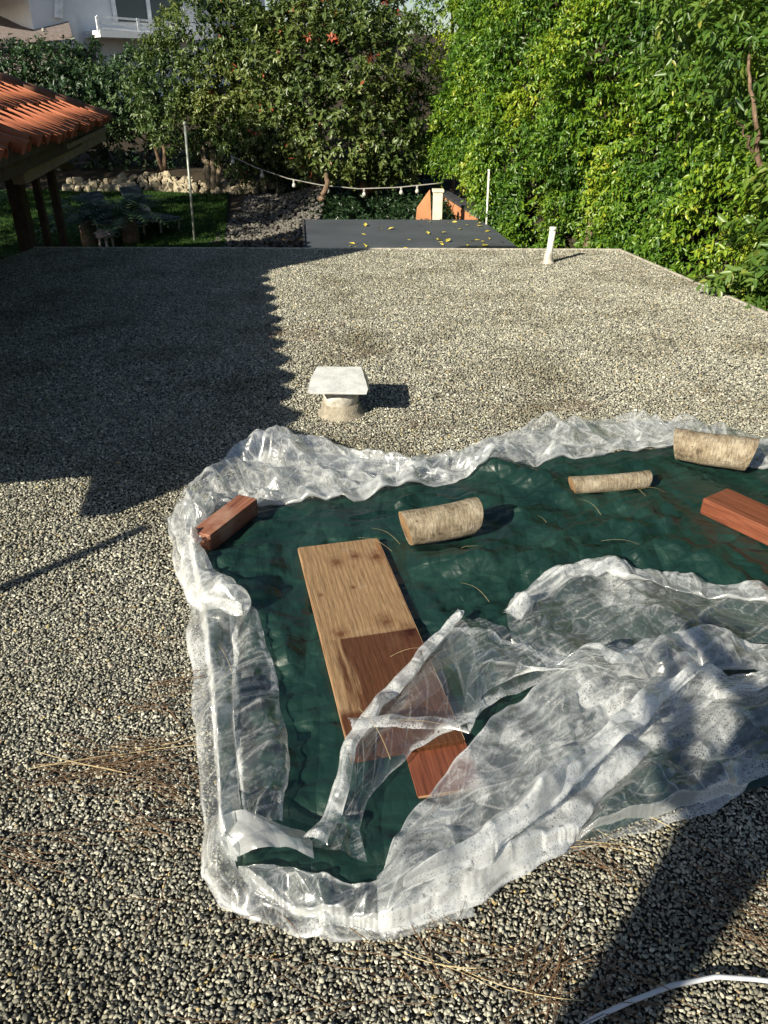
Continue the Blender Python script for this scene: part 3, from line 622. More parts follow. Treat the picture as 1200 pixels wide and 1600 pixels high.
for k in range(4):
    x = xr0 + (xr1 - xr0) * k / 3; hpart('rail_post', MB().beam((x, HY - 1.15, D(0, 58, HY)[2]), (x, HY - 1.15, D(0, 30, HY - 1.15)[2]), .06, .06), 'rail_white')
ev = MB().prism([(wpt(72, 20)[0], HY - .8), (wpt(120, 20)[0], HY - .8), (wpt(120, 20)[0], HY + 4), (wpt(72, 20)[0], HY + 4)], 0, .12)
v = [(p[0], p[1], p[2] + (D(0, 18, HY)[2] if p[0] < wpt(96, 20)[0] else D(0, -22, HY)[2])) for p in ev.v]; ev.v = v; hpart('eave', ev, 'rail_white')
hpart('downpipe', MB().tube([D(128, -20, HY - .6), D(130, 35, HY - .6)], .09, 8), 'rail_white')
hpart('roof', MB().box(((xa + xb) / 2, HY + 3, zt + .1), (xb - xa + 1, 7, .25)), 'shingle')
hpart('wall_lamp', MB().box((wpt(290, 2)[0], HY - .1, wpt(0, 2)[2]), (.16, .2, .3)), 'wall_cap')
sr = tag(empty('neighbour_house', (wpt(40, 60, 30)[0], 30, .6)), 'neighbouring house with a grey shingle roof left of the white house', 'house')
house.rotation_euler.z = math.radians(43); house.scale = (1.62, 1, 1)
so = np.array(sr.location); a0, a1, a2, a3 = D(-60, 66, 28.6), D(112, 52, 28.6), D(104, 22, 31.5), D(-60, 26, 31.5)
MB().add([a0, a1, a2, a3, a0 - (0, 0, .15), a1 - (0, 0, .15), a2 - (0, 0, .15), a3 - (0, 0, .15)], [(0, 1, 2, 3), (7, 6, 5, 4), (0, 4, 5, 1), (1, 5, 6, 2), (2, 6, 7, 3), (3, 7, 4, 0)]).build('roof', M['shingle'], sr, loc=-so)
MB().box(((a0[0] + a1[0]) / 2, 30.3, (a0[2] + .2) / 2), (a1[0] - a0[0] - .5, 2.6, a0[2] - .5)).build('wall', M['shingle'], sr, loc=-so)
MB().tube([D(68, 52, 29.3), D(68, 44, 29.3)], .06, 8).build('vent_pipe', M['wire'], sr, loc=-so)

# ================================================================== SHED, GARDEN WALL, POLES
c = [G(475, 343, -.5), G(752, 343, -.5), G(870, 432, -.5), G(480, 432, -.5)]
shed = tag(empty('shed', (c[0][0] + 1.5, 12.5, -2.9)), 'low shed with a dark grey flat roof scattered with yellow leaves', 'shed'); so = np.array(shed.location)
mid = .5 * (c[0] + c[1]) + (.42, 0, 0), .5 * (c[2] + c[3]) + (.42, 0, 0)
gap = np.array((.004, 0, 0))
MB().prism([p[:2] for p in (c[0], mid[0] - gap, mid[1] - gap, c[3])][::-1], -.56, -.5).build('roof_sheet', M['shed_roof'], shed, loc=-so)
MB().prism([p[:2] for p in (mid[0] + gap, c[1], c[2], mid[1] + gap)][::-1], -.563, -.503).build('roof_sheet', M['shed_roof'], shed, loc=-so)
ins = [q[:2] + (np.mean(c, 0)[:2] - q[:2]) * .03 for q in c]
MB().prism(ins[::-1], -2.9, -.57).build('wall', M['shed_wall'], shed, loc=-so)
MB().beam(c[0] + (-.02, 0, -.06), c[3] + (-.02, 0, -.06), .03, .16).build('fascia', M['wall_cap'], shed, loc=-so)
lf = mk([(0, 0, 0), (.03, .045, .012), (0, .12, .004), (-.03, .045, .012), ], [(0, 1, 2, 3)])
lf.materials.append(M['fallen_leaf'])
for i in range(46):
    u = rng.random(); px_ = 500 + 290 * rng.random() ** .6; py_ = rng.uniform(346, 388); p = G(px_, py_, -.494)
    if px_ > 745 + (py_ - 343) * 1.2: continue
    o = link('fallen_leaf', lf, None, None, p, (rng.normal(0, .2), rng.normal(0, .2), rng.uniform(0, 6.28))); s = rng.uniform(.6, 1.3); o.scale = (s, s, s)
    tag(o, 'small yellow fallen leaf lying on the dark shed roof', 'leaf', 'yellow leaves on the shed roof')
# garden wall behind the shed
wa, wb = G(764, 346, -.52), G(692, 301, -.52)
gw = tag(empty('garden_wall', (wa[0], wa[1], -1.2)), 'orange stucco garden wall with a dark coping beside the white pillar', 'wall'); so = np.array(gw.location)
MB().beam(wa + (0, 0, -.5), wb + (0, 0, -.5), .16, 1.0).build('wall', M['stucco_orange'], gw, loc=-so)
MB().beam(wa + (0, 0, .02), wb + (0, 0, .02), .22, .05).build('coping', M['wall_cap'], gw, loc=-so)
p0, p1, p2 = D(650, 345, 15.2), D(674, 345, 15.2), D(672, 298, 15.2); p3 = D(652, 326, 15.2)
v = [p0, p1, p2, p3]; v = v + [q + (0, .16, 0) for q in v]
MB().add(v, [(0, 1, 2, 3), (7, 6, 5, 4), (0, 4, 5, 1), (1, 5, 6, 2), (2, 6, 7, 3), (3, 7, 4, 0)]).build('wall_return', M['stucco_orange'], gw, loc=-so)
pb, pt = D(683, 346, 15.0), D(683, 300, 15.0)
gp = tag(empty('pillar', (pb[0], pb[1], pb[2])), 'cream square pillar at the end of the orange garden wall', 'pillar'); so = np.array(gp.location)
MB().box((pb[0], pb[1], (pb[2] + pt[2]) / 2 - .2), (.17, .17, pt[2] - pb[2] + .4)).build('shaft', M['pillar_white'], gp, loc=-so, bevel=.01)
MB().box((pb[0], pb[1], pt[2] + .025), (.21, .21, .05)).build('cap', M['pillar_white'], gp, loc=-so, bevel=.01)
# poles
a, b2 = D(304, 386, 14), D(289, 196, 14)
tp_ = tag(empty('light_pole', a), 'thin pale metal pole standing in the lawn', 'pole')
MB().tube([(0, 0, -.3), b2 - a], .022, 8).build('shaft', M['pole_metal'], tp_, True); MB().lathe([(.02, 0), (.035, .01), (.03, .05), (.005, .06)], 10, b2 - a).build('cap', M['pole_metal'], tp_, True)
a, b2 = D(761, 350, 13.6), D(764, 268, 13.6)
tp2 = tag(empty('stake', a), 'thin white stake standing at the corner of the shed roof', 'stake')
MB().tube([(0, 0, -.6), b2 - a], .017, 8).build('shaft', M['pvc'], tp2, True); MB().lathe([(.017, 0), (.024, .01), (.02, .03), (.004, .035)], 10, b2 - a).build('cap', M['pvc'], tp2, True)
# string lights
sl = tag(empty('string_lights', D(500, 288, 16)), 'drooping string of clear bulbs hung under the trees', 'string lights'); so = np.array(sl.location)
pts = [D(360, 243, 16.4), D(400, 262, 16.3), D(450, 279, 16.1), D(500, 289, 16), D(560, 295, 15.9), D(620, 293, 15.8), D(690, 286, 15.7)]
fine = []
for i in range(len(pts) - 1): fine += [pts[i] * (1 - t) + pts[i + 1] * t for t in np.linspace(0, 1, 5)[:-1]]
MB().tube(fine + [pts[-1]], .011, 6).build('wire', M['wire'], sl, True, loc=-so)
for (px_, py_) in ((363, 244), (409, 266), (459, 281), (512, 290), (569, 295), (627, 292), (652, 290)):
    p = D(px_, py_, 16 - (px_ - 500) * .0016)
    bo = MB().lathe([(.012, -.14), (.034, -.125), (.04, -.10), (.026, -.065), (.018, -.055)], 10).build('bulb', M['bulb'], sl, True, loc=p - so)
    MB().lathe([(.02, -.057), (.022, -.05), (.022, -.005), (.012, 0)], 8).build('socket', M['wire'], bo, True)

# ================================================================== TILED PAVILION
EA, EB = D(20, 247, 6.6), D(156, 192, 11.4); EA[2] = EB[2] = .5 * (EA[2] + EB[2])
ED = nrm((EB - EA)[None])[0]; EN = np.array((-ED[1], ED[0], 0)); SL = math.radians(23)     # EN points up the slope (left)
if EN[0] > 0: EN = -EN
UP = np.array((EN[0] * math.cos(SL), EN[1] * math.cos(SL), math.sin(SL)))
NEAR = EB - ED * 9.62                                         # near end of the eave, out of the picture
pav = tag(empty('tiled_pavilion', (EB[0] - 1.0, EB[1] - 4, -2.9)), 'pavilion with an orange clay barrel tile roof on dark wooden posts', 'pavilion'); so = np.array(pav.location)
NT = np.cross(ED, UP); NT = NT if NT[2] > 0 else -NT
PITCH_T, TL = .335, .47
def barrel(r, ln, n=8):
    v = []; f = []
    for j, (yy, rr) in enumerate(((0, r * 1.0), (ln, r * .82))):
        for k in range(n + 1):
            a = math.pi * k / n
            v.append((rr * math.cos(a), yy, rr * math.sin(a) * .80)); 
        for k in range(n + 1):
            a = math.pi * k / n
            v.append(((rr - .018) * math.cos(a), yy, (rr - .018) * math.sin(a) * .80))
    q = n + 1
    for k in range(n):
        f.append((k, k + 1, 2 * q + k + 1, 2 * q + k)); f.append((q + k + 1, q + k, 3 * q + k, 3 * q + k + 1)); f.append((k + 1, k, q + k, q + k + 1)); f.append((2 * q + k, 2 * q + k + 1, 3 * q + k + 1, 3 * q + k))
    me = mk(v, f, True); return me
TILE = barrel(.118, TL + .06); TILE.materials.append(M['terracotta']); RIDGE = barrel(.135, .5); RIDGE.materials.append(M['ridge_tile'])
PAN = barrel(.10, TL + .06); PAN.materials.append(M['terracotta'])
Rm = Matrix((Vector(ED), Vector(UP), Vector(NT))).transposed()
if Rm.determinant() < 0: Rm = Matrix((Vector(-ED), Vector(UP), Vector(NT))).transposed()
ncol = int(9.62 / PITCH_T); half_w = 4.2
for i in range(ncol):
    s = PITCH_T * (i + .5); hipd = s / math.cos(SL)            # slope length up to the hip (45 degrees in plan)
    for j in range(7):
        if j * TL > min(hipd, half_w) - .12: break
        p = EB - ED * s + UP * (j * TL - .06 + (random.uniform(-.07, .03) if j == 0 else random.uniform(-.015, .015))) + NT * (.060 + .008 * random.random())
        if i > 20 and j > 3: continue
        o = link('tile', TILE, None, pav); mt = (Rm @ Matrix.Rotation(-.075, 3, 'X')).to_4x4(); e = mt.to_euler(); e.z += random.gauss(0, .012); o.rotation_euler = e; o.location = p - so
        sc = min(1.0, (hipd - j * TL + .1) / TL); o.scale = (1, max(.3, sc), 1)
        o = link('pan_tile', PAN, None, pav); mt = (Rm @ Matrix.Rotation(math.pi, 3, 'Y')).to_4x4(); o.rotation_euler = mt.to_euler(); o.location = p - so - ED * PITCH_T / 2 + NT * .075
        o.scale = (1, max(.3, sc), 1)
hd = nrm((UP * (1 / math.cos(SL)) - ED)[None])[0]
hn_ = nrm((NT + np.array((0, 0, .4)))[None])[0]; hx = nrm(np.cross(hd, hn_)[None])[0]; hn_ = np.cross(hx, hd)
Rh = Matrix((Vector(hx), Vector(hd), Vector(hn_))).transposed()
for k in range(11):
    o = link('hip_tile', RIDGE, None, pav); o.rotation_euler = Rh.to_4x4().to_euler(); o.location = EB + hd * (k * .42 - .12) + np.array((0, 0, .09 + .004 * k)) - so
# roof deck slopes under the tiles and the far slope
apex = EB + hd * 5.6; a2 = EB + EN * 9.0
deck = MB(); A, B = NEAR, EB; U5 = UP * 4.1 / math.cos(SL)
top_n = NEAR + UP * (4.2)
MB().beam(NEAR - EN * .045 + (0, 0, .03), EB - EN * .045 + (0, 0, .03), .02, .11).build('eave_closure', M['dark_wood'], pav, loc=-so)
deck.add([A - NT * .01, B - NT * .01, apex - NT * .03, top_n - NT * .01, A - (0, 0, .14), B - (0, 0, .14), apex - (0, 0, .2), top_n - (0, 0, .14)], [(0, 1, 2, 3), (7, 6, 5, 4), (0, 4, 5, 1), (1, 5, 6, 2), (2, 6, 7, 3), (3, 7, 4, 0)]).build('roof_board', M['dark_wood'], pav, loc=-so)
deck = MB(); q = EB + EN * 8.0
deck.add([EB, q, apex, EB - (0, 0, .12), q - (0, 0, .12), apex - (0, 0, .2)], [(0, 1, 2), (5, 4, 3), (0, 3, 4, 1), (1, 4, 5, 2), (2, 5, 3, 0)]).build('roof_board', M['ridge_tile'], pav, loc=-so + np.array((0, .06, -.01)))
MB().beam(D(28, 276, 7.25), D(158, 210, 11.3), .11, .13).build('beam', M['beam_wood'], pav, loc=-so, bevel=.006)
MB().beam(D(28, 270, 7.25) + (0, 0, .05), D(158, 207, 11.3) + (0, 0, .05), .17, .05).build('beam_cap', M['beam_wood'], pav, loc=-so, bevel=.004)
be = D(158, 212, 11.3); MB().beam(be + (0, 0, -.06), be + EN * 6 + (0, 0, -.06), .12, .2).build('beam', M['dark_wood'], pav, loc=-so)
for (px_, dd, w_) in ((20, 8.95, .15), (52, 9.25, .075), (78, 9.9, .085)):
    p = D(px_, 272 if px_ < 30 else 265, dd); MB().beam((p[0], p[1], -2.9), (p[0], p[1], p[2] + .12), w_, w_).build('post', M['dark_wood'], pav, loc=-so, bevel=.006)
p = D(78, 265, 9.9); MB().beam(p + (.02, .02, .1), D(112, 262, 10.6) - (0, 0, .0), .07, .07).build('brace', M['dark_wood'], pav, loc=-so)
ne = NEAR + EN * .2                                          # near end, unseen: fascia and gable wall added to shape the gravel shadow
MB().beam(NEAR + EN * .06 + (0, 0, -.16), NEAR + EN * .06 + ED * .52 + (0, 0, -.16), .16, .50).build('fascia', M['dark_wood'], pav, loc=-so)
ga = NEAR + ED * .38; gv = [ga + (0, 0, -.40), ga + EN * 3.6 + (0, 0, -.40), ga + EN * 3.6 + (0, 0, 1.4), ga + (0, 0, -.03)]; gv = gv + [q_ + ED * .12 for q_ in gv]
MB().add(gv, [(0, 1, 2, 3), (7, 6, 5, 4), (0, 4, 5, 1), (1, 5, 6, 2), (2, 6, 7, 3), (3, 7, 4, 0)]).build('gable_wall', M['stucco_white'], pav, loc=-so)
wq = NEAR + EN * 2.2 + ED * .8
MB().beam(wq + (0, 0, -.62), wq + ED * 7.5 + (0, 0, -.62), .15, 2.4).build('wall', M['stucco_white'], pav, loc=-so)
# block added out of view to cast the shadow across the far roof
sp = G(372, 428) - np.array((SX, SY, 0)) * 5.0
ch = tag(empty('shadow_block', (sp[0] - .5, sp[1] + .45, .8)), 'unseen stucco block added to shadow the far end of the roof', 'shadow_block')
pe = np.array((SY, -SX, 0)); cc = sp - pe * .40
MB().beam((cc[0], cc[1], .8), (cc[0], cc[1], 4.6), .80, .62).build('stack', M['stucco_white'], ch, loc=-np.array(ch.location))
MB().beam((cc[0], cc[1], 4.605), (cc[0], cc[1], 4.70), .84, .72).build('cap', M['mortar'], ch, loc=-np.array(ch.location))
ch.children[0].rotation_euler = (0, 0, 0)
# slim roof pole whose shadow crosses the gravel
tip = G(228, 824); hp = 1.5; bp_ = tip - np.array((SX, SY, 0)) * hp * COT
rp_ = tag(empty('roof_pole', bp_), 'slim metal pole standing on the gravel roof near the pavilion', 'pole')
MB().tube([(0, 0, 0), (0, 0, hp)], .030, 10).build('shaft', M['pole_metal'], rp_, True); MB().lathe([(.06, 0), (.06, .02), (.035, .05), (.03, .06)], 12).build('base', M['galvanised'], rp_, True)

# ================================================================== GARDEN FURNITURE AND CYCADS
def cycad(px_, d, r, lab, seed):
    b = D(px_, 372, d); b[2] = ground_z(b[0], d); t = tag(empty('cycad', b), lab, 'plant', 'cycads on the lawn'); rr = np.random.default_rng(seed)
    MB().lathe([(.13, -.05), (.15, .1), (.14, .35), (.08, .45)], 12).build('trunk', M['bark'], t, True)
    V, F, T = [], [], []; off = 0
    for k in range(52):
        a = k * 2.4; el = rr.uniform(.25, 1.15); ln = r * rr.uniform(.85, 1.1); u = np.linspace(0, 1, 14)[1:]
        hx_, hz_ = np.cos(el) * ln * u, .4 + np.sin(el) * ln * u - .55 * ln * u ** 2
        C = np.stack([np.cos(a) * hx_, np.sin(a) * hx_, hz_], -1); tang = nrm(np.gradient(C, axis=0)); sd = np.array((-math.sin(a), math.cos(a), 0))
        for sgn in (-1, 1):
            tipv = C + (sd * sgn * .9 + tang * .55 + (0, 0, -.15)) * (.17 * np.sin(np.pi * (u * .85 + .1)))[:, None]; wv_ = tang * .016
            q = np.stack([C - wv_, C + wv_, tipv], 1).reshape(-1, 3); V.append(q); F.append(np.arange(len(q)).reshape(-1, 3) + off); off += len(q); T.append(np.full(len(q), rr.random()))
    link('fronds', mk_np(np.concatenate(V), np.concatenate(F), False, {'tint': np.concatenate(T)}), M['leaf_cycad'], t)
cycad(140, 13.9, 1.1, 'dark cycad with arching fronds on the lawn beside the pavilion posts', 1)
cycad(205, 14.0, 1.15, 'dark cycad with arching fronds on the lawn in front of the loungers', 2)
def lounger(px_, d, rz, lab):
    b = D(px_, 372, d); b[2] = ground_z(b[0], d) + .02; t = tag(empty('sun_lounger', b, rz), lab, 'lounger', 'sun loungers on the lawn'); t.scale = (.72, .72, .72)
    MB().box((0, -.35, .30), (.62, 1.2, .05)).build('seat', M['sling'], t, bevel=.02)
    MB().beam((0, .25, .32), (0, .62, .95), .62, .05).build('backrest', M['sling'], t, bevel=.02)
    for x in (-.28, .28):
        for y in (-.85, .2): MB().beam((x, y, 0), (x, y, .28), .04, .04).build('leg', M['pole_metal'], t)
    MB().box((0, -.35, .265), (.66, 1.24, .02)).build('frame', M['pole_metal'], t)
lounger(236, 15.0, .9, 'grey sling sun lounger with raised back on the lawn near the thin pole'); lounger(178, 14.7, 1.0, 'grey sling sun lounger with raised back between the two cycads')
b = D(166, 378, 13.6); b[2] = ground_z(b[0], 13.6); st = tag(empty('garden_stool', b), 'small stool with a pale lilac cushion at the lawn edge', 'stool')
z = D(166, 360, 13.6)[2] - b[2]
MB().lathe([(.05, z - .12), (.16, z - .10), (.17, z - .03), (.10, z + .02), (.01, z + .03)], 16).build('cushion', M['lilac_cushion'], st, True)
for k in range(4): MB().beam((.12 * math.cos(k * 1.57 + .4), .12 * math.sin(k * 1.57 + .4), -.1), (.10 * math.cos(k * 1.57 + .4), .10 * math.sin(k * 1.57 + .4), z - .1), .03, .03).build('leg', M['lilac_cushion'], st)

# ================================================================== THINGS ON THE ROOF
# vent with a sheet metal cap
vb_ = G(533, 645); vent = tag(empty('roof_vent', vb_, math.radians(-3)), 'squat metal roof vent with a bent white sheet cap', 'roof vent')
MB().lathe([(.150, -.01), (.128, .006), (.112, .03), (.106, .07)], 24).build('flashing', M['mortar'], vent, True)
MB().lathe([(.098, .02), (.096, .165)], 24).build('duct', M['galvanised'], vent, True)
capb = MB(); zc = .185; hw, hdp = .158, .165
v = [(-hw, -hdp, zc), (hw, -hdp, zc - .004), (hw + .004, -hdp + .05, zc + .004), (hw - .055, hdp, zc + .030), (-hw + .01, hdp, zc + .028), (-hw - .006, 0.02, zc + .016), (0.02, 0, zc + .016)]
top = [(0, 1, 6), (1, 2, 6), (2, 3, 6), (3, 4, 6), (4, 5, 6), (5, 0, 6)]
v2 = [(x, y, z_ - .004) for x, y, z_ in v]; capb.add(v + v2, top + [tuple(7 + i for i in q)[::-1] for q in top] + [(i, 7 + i, 7 + (i + 1) % 6, (i + 1) % 6) for i in range(6)])
cap = capb.build('cap', M['dirty_white'], vent)
MB().add([(-hw, -hdp, zc - .002), (hw, -hdp, zc - .006), (hw - .01, -hdp + .004, zc - .012), (-hw + .012, -hdp + .003, zc - .014)], [(0, 3, 2, 1)]).build('lip', M['dirty_white'], cap)
MB().add([(hw - .052, hdp, zc + .029), (hw + .005, -hdp + .05, zc + .003), (hw + .012, -hdp + .075, zc - .03), (hw - .02, hdp + .01, zc - .025)], [(0, 1, 2, 3)]).build('lip', M['galvanised'], cap)
for x in (-.07, .07):
    MB().beam((x, -.07, .16), (x, -.075, zc), .02, .006).build('strap', M['galvanised'], vent)
# white plumbing vent pipe
pb_ = G(856, 411); pp_ = tag(empty('vent_pipe', pb_), 'white plumbing vent pipe standing at the far edge of the roof', 'vent pipe')
MB().tube([(0, 0, 0), (.006, 0, .12), (.018, .0, .345)], [.033, .032, .032], 16).build('pipe', M['pvc'], pp_, True)
MB().lathe([(.036, 0), (.036, .03), (.030, .031)], 16, (.0175, 0, .318)).build('collar', M['pvc'], pp_, True)
MB().lathe([(.085, -.01), (.06, .015), (.044, .04), (.041, .10), (.034, .105)], 16).build('flashing', M['galvanised'], pp_, True)

# ------------------------------------------------------------------ tarp and film: sheets relaxed until they buckle
def resample(poly, n):
    p = np.array(poly, float); d = np.r_[0, np.cumsum(np.linalg.norm(np.diff(p, axis=0), axis=1))]; t = np.linspace(0, d[-1], n)
    return np.stack([np.interp(t, d, p[:, k]) for k in range(p.shape[1])], -1)
def solve(A, B, rest, k=.5):
    d = B - A; L_ = np.linalg.norm(d, axis=-1, keepdims=True) + 1e-9; c = d * ((L_ - rest[..., None]) / L_) * k
    return A + c, B - c
def relax(P, rest, floor, pin, iters, g=.0003, smooth=.16, fix=None):
    P = P.copy(); P0 = P.copy(); ru, rv, rd1, rd2 = rest; nu, nv, _ = P.shape
    for it in range(iters):
        P[..., 2] -= g
        for e in (0, 1):
            a, b = P[e:nu - 1:2], P[e + 1:nu:2]; a = a[:len(b)]; x, y = solve(a, b, ru[e::2][:len(b)]); P[e:nu - 1:2][:len(b)] = x; P[e + 1:nu:2] = y
        for e in (0, 1):
            a, b = P[:, e:nv - 1:2], P[:, e + 1:nv:2]; n_ = b.shape[1]; x, y = solve(a[:, :n_], b, rv[:, e::2][:, :n_]); P[:, e:nv - 1:2][:, :n_] = x; P[:, e + 1:nv:2] = y
        for e in (0, 1):
            n_ = len(P[e + 1:nu:2])
            x, y = solve(P[e:nu - 1:2][:n_, :-1], P[e + 1:nu:2][:, 1:], rd1[e::2][:n_], .3); P[e:nu - 1:2][:n_, :-1] = x; P[e + 1:nu:2][:, 1:] = y
            x, y = solve(P[e:nu - 1:2][:n_, 1:], P[e + 1:nu:2][:, :-1], rd2[e::2][:n_], .3); P[e:nu - 1:2][:n_, 1:] = x; P[e + 1:nu:2][:, :-1] = y
        if smooth:
            av = .25 * (P[:-2, 1:-1] + P[2:, 1:-1] + P[1:-1, :-2] + P[1:-1, 2:]); P[1:-1, 1:-1] += smooth * (av - P[1:-1, 1:-1])
        P[..., 2] = np.maximum(P[..., 2], floor(P))
        P[..., :2] += (P0[..., :2] - P[..., :2]) * pin[..., None]
    return P
def rests(P, su, sv):
    L_ = lambda a, b: np.linalg.norm(a - b, axis=-1)
    s2 = .5 * (su + sv)
    return (L_(P[1:], P[:-1]) * su[1:], L_(P[:, 1:], P[:, :-1]) * sv[:, 1:], L_(P[1:, 1:], P[:-1, :-1]) * s2[1:, 1:], L_(P[1:, :-1], P[:-1, 1:]) * s2[1:, :-1])
def crumple(q, seed, amp, ang=math.pi / 2, spread=.6, f0=2.4, f1=14.0, K=9, warp=.12):
    r = np.random.default_rng(seed); out = np.zeros(q.shape[:-1]); p = q[..., :2]
    for k in range(K):
        a = ang + (r.normal(0, spread) if k % 3 else r.uniform(0, 3.14)); f_ = f0 * (f1 / f0) ** (k / (K - 1)) * r.uniform(.85, 1.15); nk = Noise(seed * 31 + k, 7)
        x = (p[..., 0] * math.cos(a) + p[..., 1] * math.sin(a)) * f_ + r.random() * 9 + warp * nk(q, 1.1); t = 2 * np.abs(x - np.floor(x + .5))
        out += amp / f_ * (t ** 1.0 - .5) * np.clip(.45 + 1.3 * nk(q, .9), 0, 1)
    return out
# tarp
cx, cyy = np.array(TARP)[:, 0], np.array(TARP)[:, 1]
NU, NV = 170, 170
outl = resample(TARP + [TARP[0]], 4 * 200)[:-1]
ctr = G(720, 1000)[:2]
ang = np.linspace(0, 1, NU, endpoint=False)
loop = resample(TARP + [TARP[0]], 601)
rad_t = np.linspace(0, 1, 180)
P = ctr + (loop[:, None] - ctr) * rad_t[None, :, None]
xy = P; tnz, tn2, tn3 = Noise(301), Noise(302), Noise(303)
def tarp_h(x, y):
    p = np.stack([x, y, 0 * x], -1)
    q = p.copy(); ca, sa = math.cos(.5), math.sin(.5); q[..., 0], q[..., 1] = (p[..., 0] * ca + p[..., 1] * sa) * .55, (-p[..., 0] * sa + p[..., 1] * ca) * 1.5
    r1 = 1 - np.abs(tnz(q, 1.1)); r2 = 1 - np.abs(tn2(p, 2.6))
    r3 = 1 - np.abs(tn3(q, 2.4)) * 1.3
    h = .020 + np.maximum(crumple(p, 77, .050, 1.2, .5, 2.0, 7.0, 7) + crumple(q, 78, .090, 1.57, .32, 4.0, 15.0, 9) + crumple(p, 79, .030, .6, .6, 9.0, 24.0, 6), -.012) + .016 * np.clip(r1, 0, 1) ** 4 + .003 * np.clip(r3, 0, 1) ** 2 + .006 * (tn3(p, .7) + .6)
    for (px_, py_, rx, ry, hh_, an_) in ((735, 900, .30, .10, .050, -.1), (880, 885, .34, .07, .035, .2), (792, 748, .14, .06, .05, -.3), (860, 770, .18, .08, .03, -.5), (960, 840, .4, .06, .035, .12), (400, 900, .12, .30, .03, .3), (1100, 880, .3, .08, .03, -.2), (470, 830, .3, .035, .03, .1)):
        c_ = G(px_, py_); dx_, dy_ = x - c_[0], y - c_[1]; ca, sa = math.cos(an_), math.sin(an_); u_, v_ = (dx_ * ca + dy_ * sa) / rx, (-dx_ * sa + dy_ * ca) / ry
        h = h + hh_ * np.exp(-(u_ ** 2 + v_ ** 2))
    for (px_, py_, qx_, qy_, w_) in ((528, 848, 640, 1185, .21), (690, 1150, 704, 1236, .16), (640, 845, 750, 825, .10), (345, 850, 390, 800, .07), (1100, 790, 1240, 890, .12)):
        a_, b_ = G(px_, py_)[:2], G(qx_, qy_)[:2]; d_ = b_ - a_; t_ = np.clip(((x - a_[0]) * d_[0] + (y - a_[1]) * d_[1]) / (d_ @ d_), 0, 1)
        ds = np.hypot(x - a_[0] - t_ * d_[0], y - a_[1] - t_ * d_[1]); k_ = np.clip((ds - w_) / .08, 0, 1); h = h * k_ + np.minimum(h, .030) * (1 - k_)
    return h
# rectangular sheet cut to the outline: fine grid, sampled on polar mesh
H0 = tarp_h(xy[..., 0], xy[..., 1])
edge_t = np.clip((1 - rad_t) / .05, 0, 1)[None]; 
Hh = np.maximum(H0, .012) * (.35 + .65 * edge_t) + .006
P = np.concatenate([xy, Hh[..., None]], -1); nu_, nv_ = P.shape[:2]
tarp = link('tarpaulin', mk_np(P.reshape(-1, 3), grid_faces(nu_, nv_), True), M['tarp']); tag(tarp, 'wrinkled dark green tarpaulin spread on the gravel under the plastic', 'tarpaulin')
tarp.modifiers.new('weld', 'WELD').merge_threshold = .0005
gp_ = G(525, 1423, .035); gr = MB().lathe([(.010, 0), (.011, .003), (.016, .004), (.017, 0)], 20).build('grommet', M['white_metal'], tarp, True, loc=gp_)

